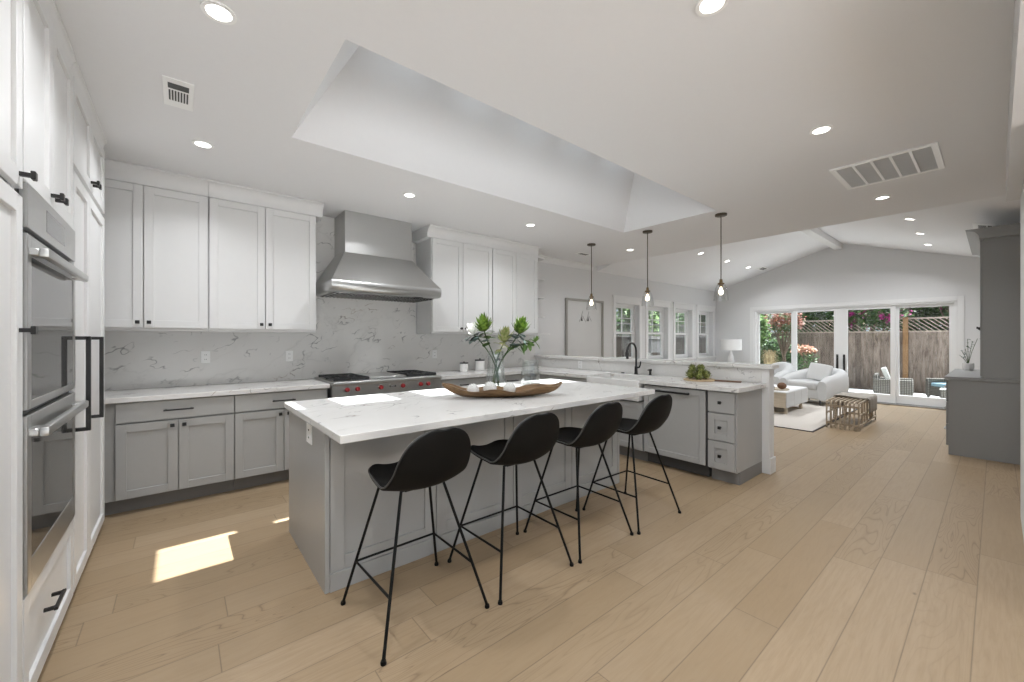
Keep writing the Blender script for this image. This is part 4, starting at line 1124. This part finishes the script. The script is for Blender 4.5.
# slatted bench and throw
t = thing('slatted_bench', 'low brown slatted wood bench with rounded corners', 'bench', (7.70, 1.28, 0))
LB, WB, HB = 1.30, .40, .42
b = MB(); r = .05
def hoop(y, w=.022):
    pts = [(0, 0), (0, HB - r), (r * .3, HB - r * .3), (r, HB), (LB - r, HB), (LB - r * .3, HB - r * .3), (LB, HB - r), (LB, 0)]
    inner = [(.025, 0), (.025, HB - r), (.025 + r * .25, HB - .025 - r * .25), (r + .01, HB - .025), (LB - r - .01, HB - .025), (LB - .025 - r * .25, HB - .025 - r * .25), (LB - .025, HB - r), (LB - .025, 0)]
    P = pts + inner[::-1]; b.prism([(p[0], p[1]) for p in P], 1, y, y + w)
n = 8
for k in range(n): hoop(k * (WB - .016) / (n - 1), .016)
b.build('slats', 'slat', t, smooth=False)
c = MB()
for z in (.06, .33): c.box(.006, .019, .0, WB, z, z + .03); c.box(LB - .019, LB - .006, 0, WB, z, z + .03)
for x in (.2, .65, 1.1): c.box(x, x + .03, 0, WB, HB - .04, HB - .026)
c.box(.02, LB - .02, .0, .02, .06, .085); c.box(.02, LB - .02, WB - .02, WB, .06, .085)
for x in [.22 + k * .2 for k in range(5)]:
    for y in (.002, WB - .02): c.box(x, x + .016, y, y + .018, .085, HB - .03)
c.box(.02, LB - .02, .0, .02, .22, .24); c.box(.02, LB - .02, WB - .02, WB, .22, .24)
c.build('rail', 'slat', t, smooth=False)
rows = []; rnd = random.Random(5)
for i in range(19):
    u = i / 18; row = []
    for j in range(31):
        v = -1 + 2 * j / 30; s_ = v * .44
        y = WB / 2 + max(-1, min(1, s_ / .215)) * .215; z = HB + .012
        if abs(s_) > .215: z = HB + .012 - (abs(s_) - .215) * 1.0
        x = .55 + u * .62 + .03 * math.sin(5 * v + u * 3)
        z += .008 * math.sin(9 * u + 4 * v) * (1 if abs(s_) < .2 else 0); y += (.012 * math.sin(16 * u) if abs(s_) > .215 else 0) * math.copysign(1, s_)
        row.append((x, y, z))
    rows.append(row)
o = MB().grid(rows).build('throw_blanket', 'throw', angle=80); o.location = (7.70, 1.28, 0)
md = o.modifiers.new('s', 'SOLIDIFY'); md.thickness = .014; md.offset = 1
tag(o, 'grey beige knitted throw draped over the slatted bench', 'blanket')
# corner lamp on side table
t = thing('side_table', 'small round white side table in the far left corner', 'side table', (10.8, 4.3, 0.013))
MB().lathe([(0, .56), (.24, .56), (.25, .57), (.25, .585), (.24, .60), (0, .60)], seg=32).build('tabletop', 'trim', t)
MB().lathe([(0, 0), (.16, 0), (.16, .02), (.04, .05), (.035, .3), (.05, .559), (0, .559)], seg=24).build('pedestal', 'trim', t)
t = thing('table_lamp', 'white drum-shade table lamp in the far left corner', 'lamp', (10.8, 4.3, .614))
MB().lathe([(0, 0), (.10, 0), (.11, .02), (.07, .05), (.05, .10), (.075, .18), (.06, .30), (.03, .38), (.02, .46), (0, .46)], seg=28).build('lamp_base', 'trim', t)
sh = MB(); sh.lathe([(.24, .47), (.24, .745), (.235, .745), (.235, .47), (.24, .47)], seg=36); sh.build('lamp_shade', 'shade', t)

# ------------------------------------------------------------ outside
struct(MB().box(FX + .18, 14.6, -4, 9, -.14, -.03).build('ground_patio', 'patio', smooth=False))
struct(MB().box(14.6, 30, -12, 16, -.16, -.05).build('ground_bed', 'soil', smooth=False))
struct(MB().box(-12, FX + .18, WY + .18, 16, -.16, -.04).build('ground_side_yard', 'ground', smooth=False))
struct(MB().box(-16, -3.6, -12, WY + .18, -.16, -.04).build('ground_bounce_front', 'patio', smooth=False))  # unseen pale ground behind the camera, added to bounce light indoors
struct(MB().box(-3.6, 30, -14, -3.6, -.16, -.04).build('ground_bounce_right', 'patio', smooth=False))  # unseen pale ground added to bounce sunlight up onto the ceiling
def fence(name, label, L, mboard, posts, loc, rz, hb=1.60, hl=.36, pm='post', lm='lat'):
    t = thing(name, label, 'fence', loc, rz); rnd = random.Random(2); b = MB(); y = 0
    while y < L:
        dx = rnd.uniform(-.006, .006); b.box(dx, dx + .018, y + .001, y + .139, 0, hb + rnd.uniform(-.0, .01)); y += .14
    b.build('board_panel', mboard, t, smooth=False)
    c = MB(); c.box(-.03, .04, 0, L, hb, hb + .04); c.box(-.03, .04, 0, L, hb + hl, hb + hl + .04)
    c.build('rail', lm, t, smooth=False)
    c = MB(); y = 0
    while y < L:
        c.poly([(0, y, hb + .04), (0, y + .03, hb + .04), (0, y + .03 + hl, hb + hl), (0, y + hl, hb + hl), (.012, y, hb + .04), (.012, y + .03, hb + .04), (.012, y + .03 + hl, hb + hl), (.012, y + hl, hb + hl)],
               [(0, 1, 2, 3), (7, 6, 5, 4), (0, 4, 5, 1), (1, 5, 6, 2), (2, 6, 7, 3), (3, 7, 4, 0)])
        y += .115
    c.build('lattice', lm, t, smooth=False)
    for y in posts: MB().box(-.06, -.03 + .0, y, y + .11, 0, hb + hl + .06, .003).build('post', pm, t, smooth=False)
    return t
fence('garden_fence', 'weathered grey brown board fence with lattice top behind the patio', 14, 'fence', [5.56], (15.4, -4 - .03, -.05), 0)
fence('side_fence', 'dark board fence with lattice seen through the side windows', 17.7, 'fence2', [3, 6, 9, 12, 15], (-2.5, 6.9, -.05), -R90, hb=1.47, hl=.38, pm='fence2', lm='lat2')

def leaves(center, rad, n, L, m, parent, seed, name='foliage', shell=.45):
    b = bmesh.new(); rnd = random.Random(seed)
    for i in range(n):
        while True:
            p = Vector((rnd.uniform(-1, 1), rnd.uniform(-1, 1), rnd.uniform(-1, 1)))
            if shell < p.length < 1: break
        k = .75 + .35 * math.sin(p.x * 6 + seed) * math.sin(p.y * 5 + 1) * math.sin(p.z * 5)
        c = Vector((center[0] + p.x * rad[0] * k, center[1] + p.y * rad[1] * k, center[2] + p.z * rad[2] * k))
        d = Vector((rnd.gauss(0, 1), rnd.gauss(0, 1), rnd.gauss(0, .7))).normalized(); u = d.orthogonal().normalized(); l = L * rnd.uniform(.6, 1.3)
        vs_ = [b.verts.new(c), b.verts.new(c + d * l * .5 + u * l * .28), b.verts.new(c + d * l), b.verts.new(c + d * l * .5 - u * l * .28)]
        b.faces.new(vs_)
    mb = MB(); mb._merge(b); return mb.build(name, m, parent, smooth=False)
def tree(name, label, x, y, z, rad, n, L, m, seed, off=0.0, cat='tree', extra=None):
    t = thing(name, label, cat, (x, y, -.05))
    b = MB(); rnd = random.Random(seed); b.tube([(0, 0, 0), (.05, .03, z * .4), (-.02, .05, z * .8)], [.07, .05, .03], 8)
    for k in range(5):
        a = k * 1.3; b.tube([(0, .03, z * .45), (rad[0] * .4 * math.cos(a), rad[1] * .4 * math.sin(a), z * .8), (rad[0] * .7 * math.cos(a), rad[1] * .7 * math.sin(a), z + rad[2] * .3)], [.035, .02, .008], 6)
    b.build('trunk', 'bark', t); leaves((off, 0, z), rad, n, L, m, t, seed)
    if extra: leaves((off, 0, z), tuple(r * 1.06 for r in rad), extra[1], extra[2], extra[0], t, seed + 1, 'blossom', .8)
    return t
# beyond the far fence
tree('bougainvillea', 'bougainvillea with magenta bracts spilling over the middle of the far fence', 15.75, 2.3, 2.25, (.4, 1.0, .62), 4600, .10, 'g3', 11, off=-.4, extra=('g3', 500, .09))
tree('bougainvillea', 'magenta bougainvillea over the right end of the far fence', 15.9, .6, 2.55, (.5, .8, .55), 2600, .10, 'g3', 12)
tree('garden_tree', 'dark green tree behind the far fence, right of the orange post', 17.2, 1.2, 2.3, (.9, 1.6, 1.9), 9000, .15, 'g1', 13)
tree('garden_tree', 'dark green tree behind the far fence, above the loveseat', 17.0, 3.9, 2.3, (.9, 1.7, 2.0), 9000, .15, 'g1', 14)
tree('garden_tree', 'dense dark tree behind the left end of the far fence', 17.0, 6.8, 2.3, (.9, 1.9, 2.0), 9000, .15, 'g1', 15)
tree('garden_tree', 'dark tree behind the far fence at the extreme right', 17.4, -1.6, 2.3, (.9, 1.7, 1.9), 7000, .15, 'g1', 16)
tree('fruit_tree', 'bright green leafy tree on the patio seen through the leftmost door panel', 14.2, 5.05, 1.75, (.55, .65, .75), 3400, .11, 'g2', 17)
tree('maple_tree', 'rust red and green maple seen through the left door panels', 14.0, 4.05, 1.95, (.4, .62, .5), 1500, .08, 'g4', 18)
t = thing('flowering_shrub', 'low shrub with peach flower heads behind the loveseat', 'shrub', (13.6, 3.45, -.05))
MB().tube([(0, 0, 0), (.02, 0, .6), (0, .05, 1.1)], [.02, .015, .01], 6).build('stem', 'bark', t); leaves((0, 0, 1.12), (.25, .34, .14), 300, .10, 'g5', t, 31, 'blossom', .3); leaves((0, 0, .8), (.3, .4, .4), 300, .08, 'g1', t, 32)
tree('garden_shrub', 'dark brown-green shrub in front of the fence behind the left door panels', 14.9, 4.75, .85, (.4, 1.25, .85), 4200, .09, 'g1', 21, cat='shrub')
# ornamental grass
t = thing('ornamental_grass', 'straw coloured fountain grass clump outside the leftmost door panel', 'grass clump', (13.7, 4.35, -.05))
b = MB(); rnd = random.Random(9)
for i in range(260):
    a = rnd.uniform(0, 2 * PI); r = rnd.uniform(.1, .55); h = rnd.uniform(.7, 1.1)
    p0, p1, p2 = Vector((0, 0, .1)), Vector((r * .35 * math.cos(a), r * .35 * math.sin(a), h)), Vector((r * math.cos(a), r * math.sin(a), h * .85)); s_ = Vector((-math.sin(a), math.cos(a), 0)) * .006
    b.poly([tuple(p0 - s_), tuple(p0 + s_), tuple(p1 + s_), tuple(p1 - s_), tuple(p2)], [(0, 1, 2, 3), (3, 2, 4)])
b.build('blades', 'straw', t, smooth=False)
# behind the side fence
for i, (x, r, m_) in enumerate(((8.6, 1.3, 'g2'), (10.6, 1.3, 'g1'), (12.8, 1.4, 'g2'), (15.0, 1.5, 'g1'), (17.4, 1.5, 'g2'))):
    tree('yard_tree', ('bright green tree over the side fence, behind the first side window', 'dark green tree behind the second side window',
        'green tree seen through the third side window', 'dark tree seen through the fourth side window', 'green tree past the last side window')[i], x, 8.3 + .3 * (i % 2), 2.2, (r, .8, 1.9), 8000, .15, m_, 40 + i)
# pale utility cabinet outside the second window
t = thing('utility_cabinet', 'pale outdoor utility cabinet outside the second side window', 'utility box', (10.75, 6.35, -.04))
MB().box(-.6, .6, -.2, .2, 1.02, 1.42, .01).build('cabinet_box', 'rugb2', t, smooth=False)
for x in (-.5, .5): MB().box(x - .03, x + .03, -.1, .1, 0, 1.02).build('leg', 'outwall', t, smooth=False)
MB().box(-.62, .62, -.22, .22, 1.42, 1.44, .004).build('lid', 'outwall', t, smooth=False)

# wicker patio chairs
def wicker(label, x, y, rz, cushion, clab, seat_m):
    t = thing('wicker_armchair', label, 'patio chair', (x, y, -.03), rz, 'wicker chairs on the patio')
    w = .31
    MB().box(-w, w, -.28, .28, .05, .28, .015).build('seat_base', 'wick', t)
    MB().box(-w, w, .28, .37, .05, .56, .02).build('backrest', 'wick', t)
    for sx in (-1, 1): MB().box(sx * w - .045, sx * w + .045, -.31, .37, .04, .46, .02).build('armrest', 'wick', t)
    MB().soft(-w + .05, w - .05, -.28, .27, .28, .36, .15, 3).build('seat_cushion', seat_m, t, angle=80)
    for sx in (-1, 1):
        for yy in (-.27, .33): MB().box(sx * w - .02, sx * w + .02, yy - .02, yy + .02, 0, .04).build('foot', 'slot', t, smooth=False)
    o = MB().soft(-.20, .20, -.05, .05, -.17, .17, .18, 4).build('patio_pillow', cushion, angle=80)
    R_ = Matrix.Rotation(rz, 4, 'Z'); p = R_ @ Vector((0, .15, .55)); o.location = (x + p.x, y + p.y, p.z - .03); o.rotation_euler = (-.3, .1, rz)
    tag(o, clab, 'pillow')
wicker('grey wicker armchair on the patio seen through the third door panel', 13.0, 1.52, .1, 'whitec', 'white pillow on the wicker chair behind the third door panel', 'whitec')
wicker('grey wicker armchair on the patio at the right edge of the doors', 13.75, .62, -2.35, 'cush', 'lime patterned pillow on the right wicker chair', 'bluec')
t = thing('wicker_stool', 'small grey wicker side stool in front of the right patio chair', 'stool', (13.15, .66, -.03))
MB().box(-.17, .17, -.13, .13, .02, .27, .015).build('stool_body', 'wick', t)
MB().box(-.18, .18, -.14, .14, .27, .285, .004).build('stool_top', 'whitec', t)
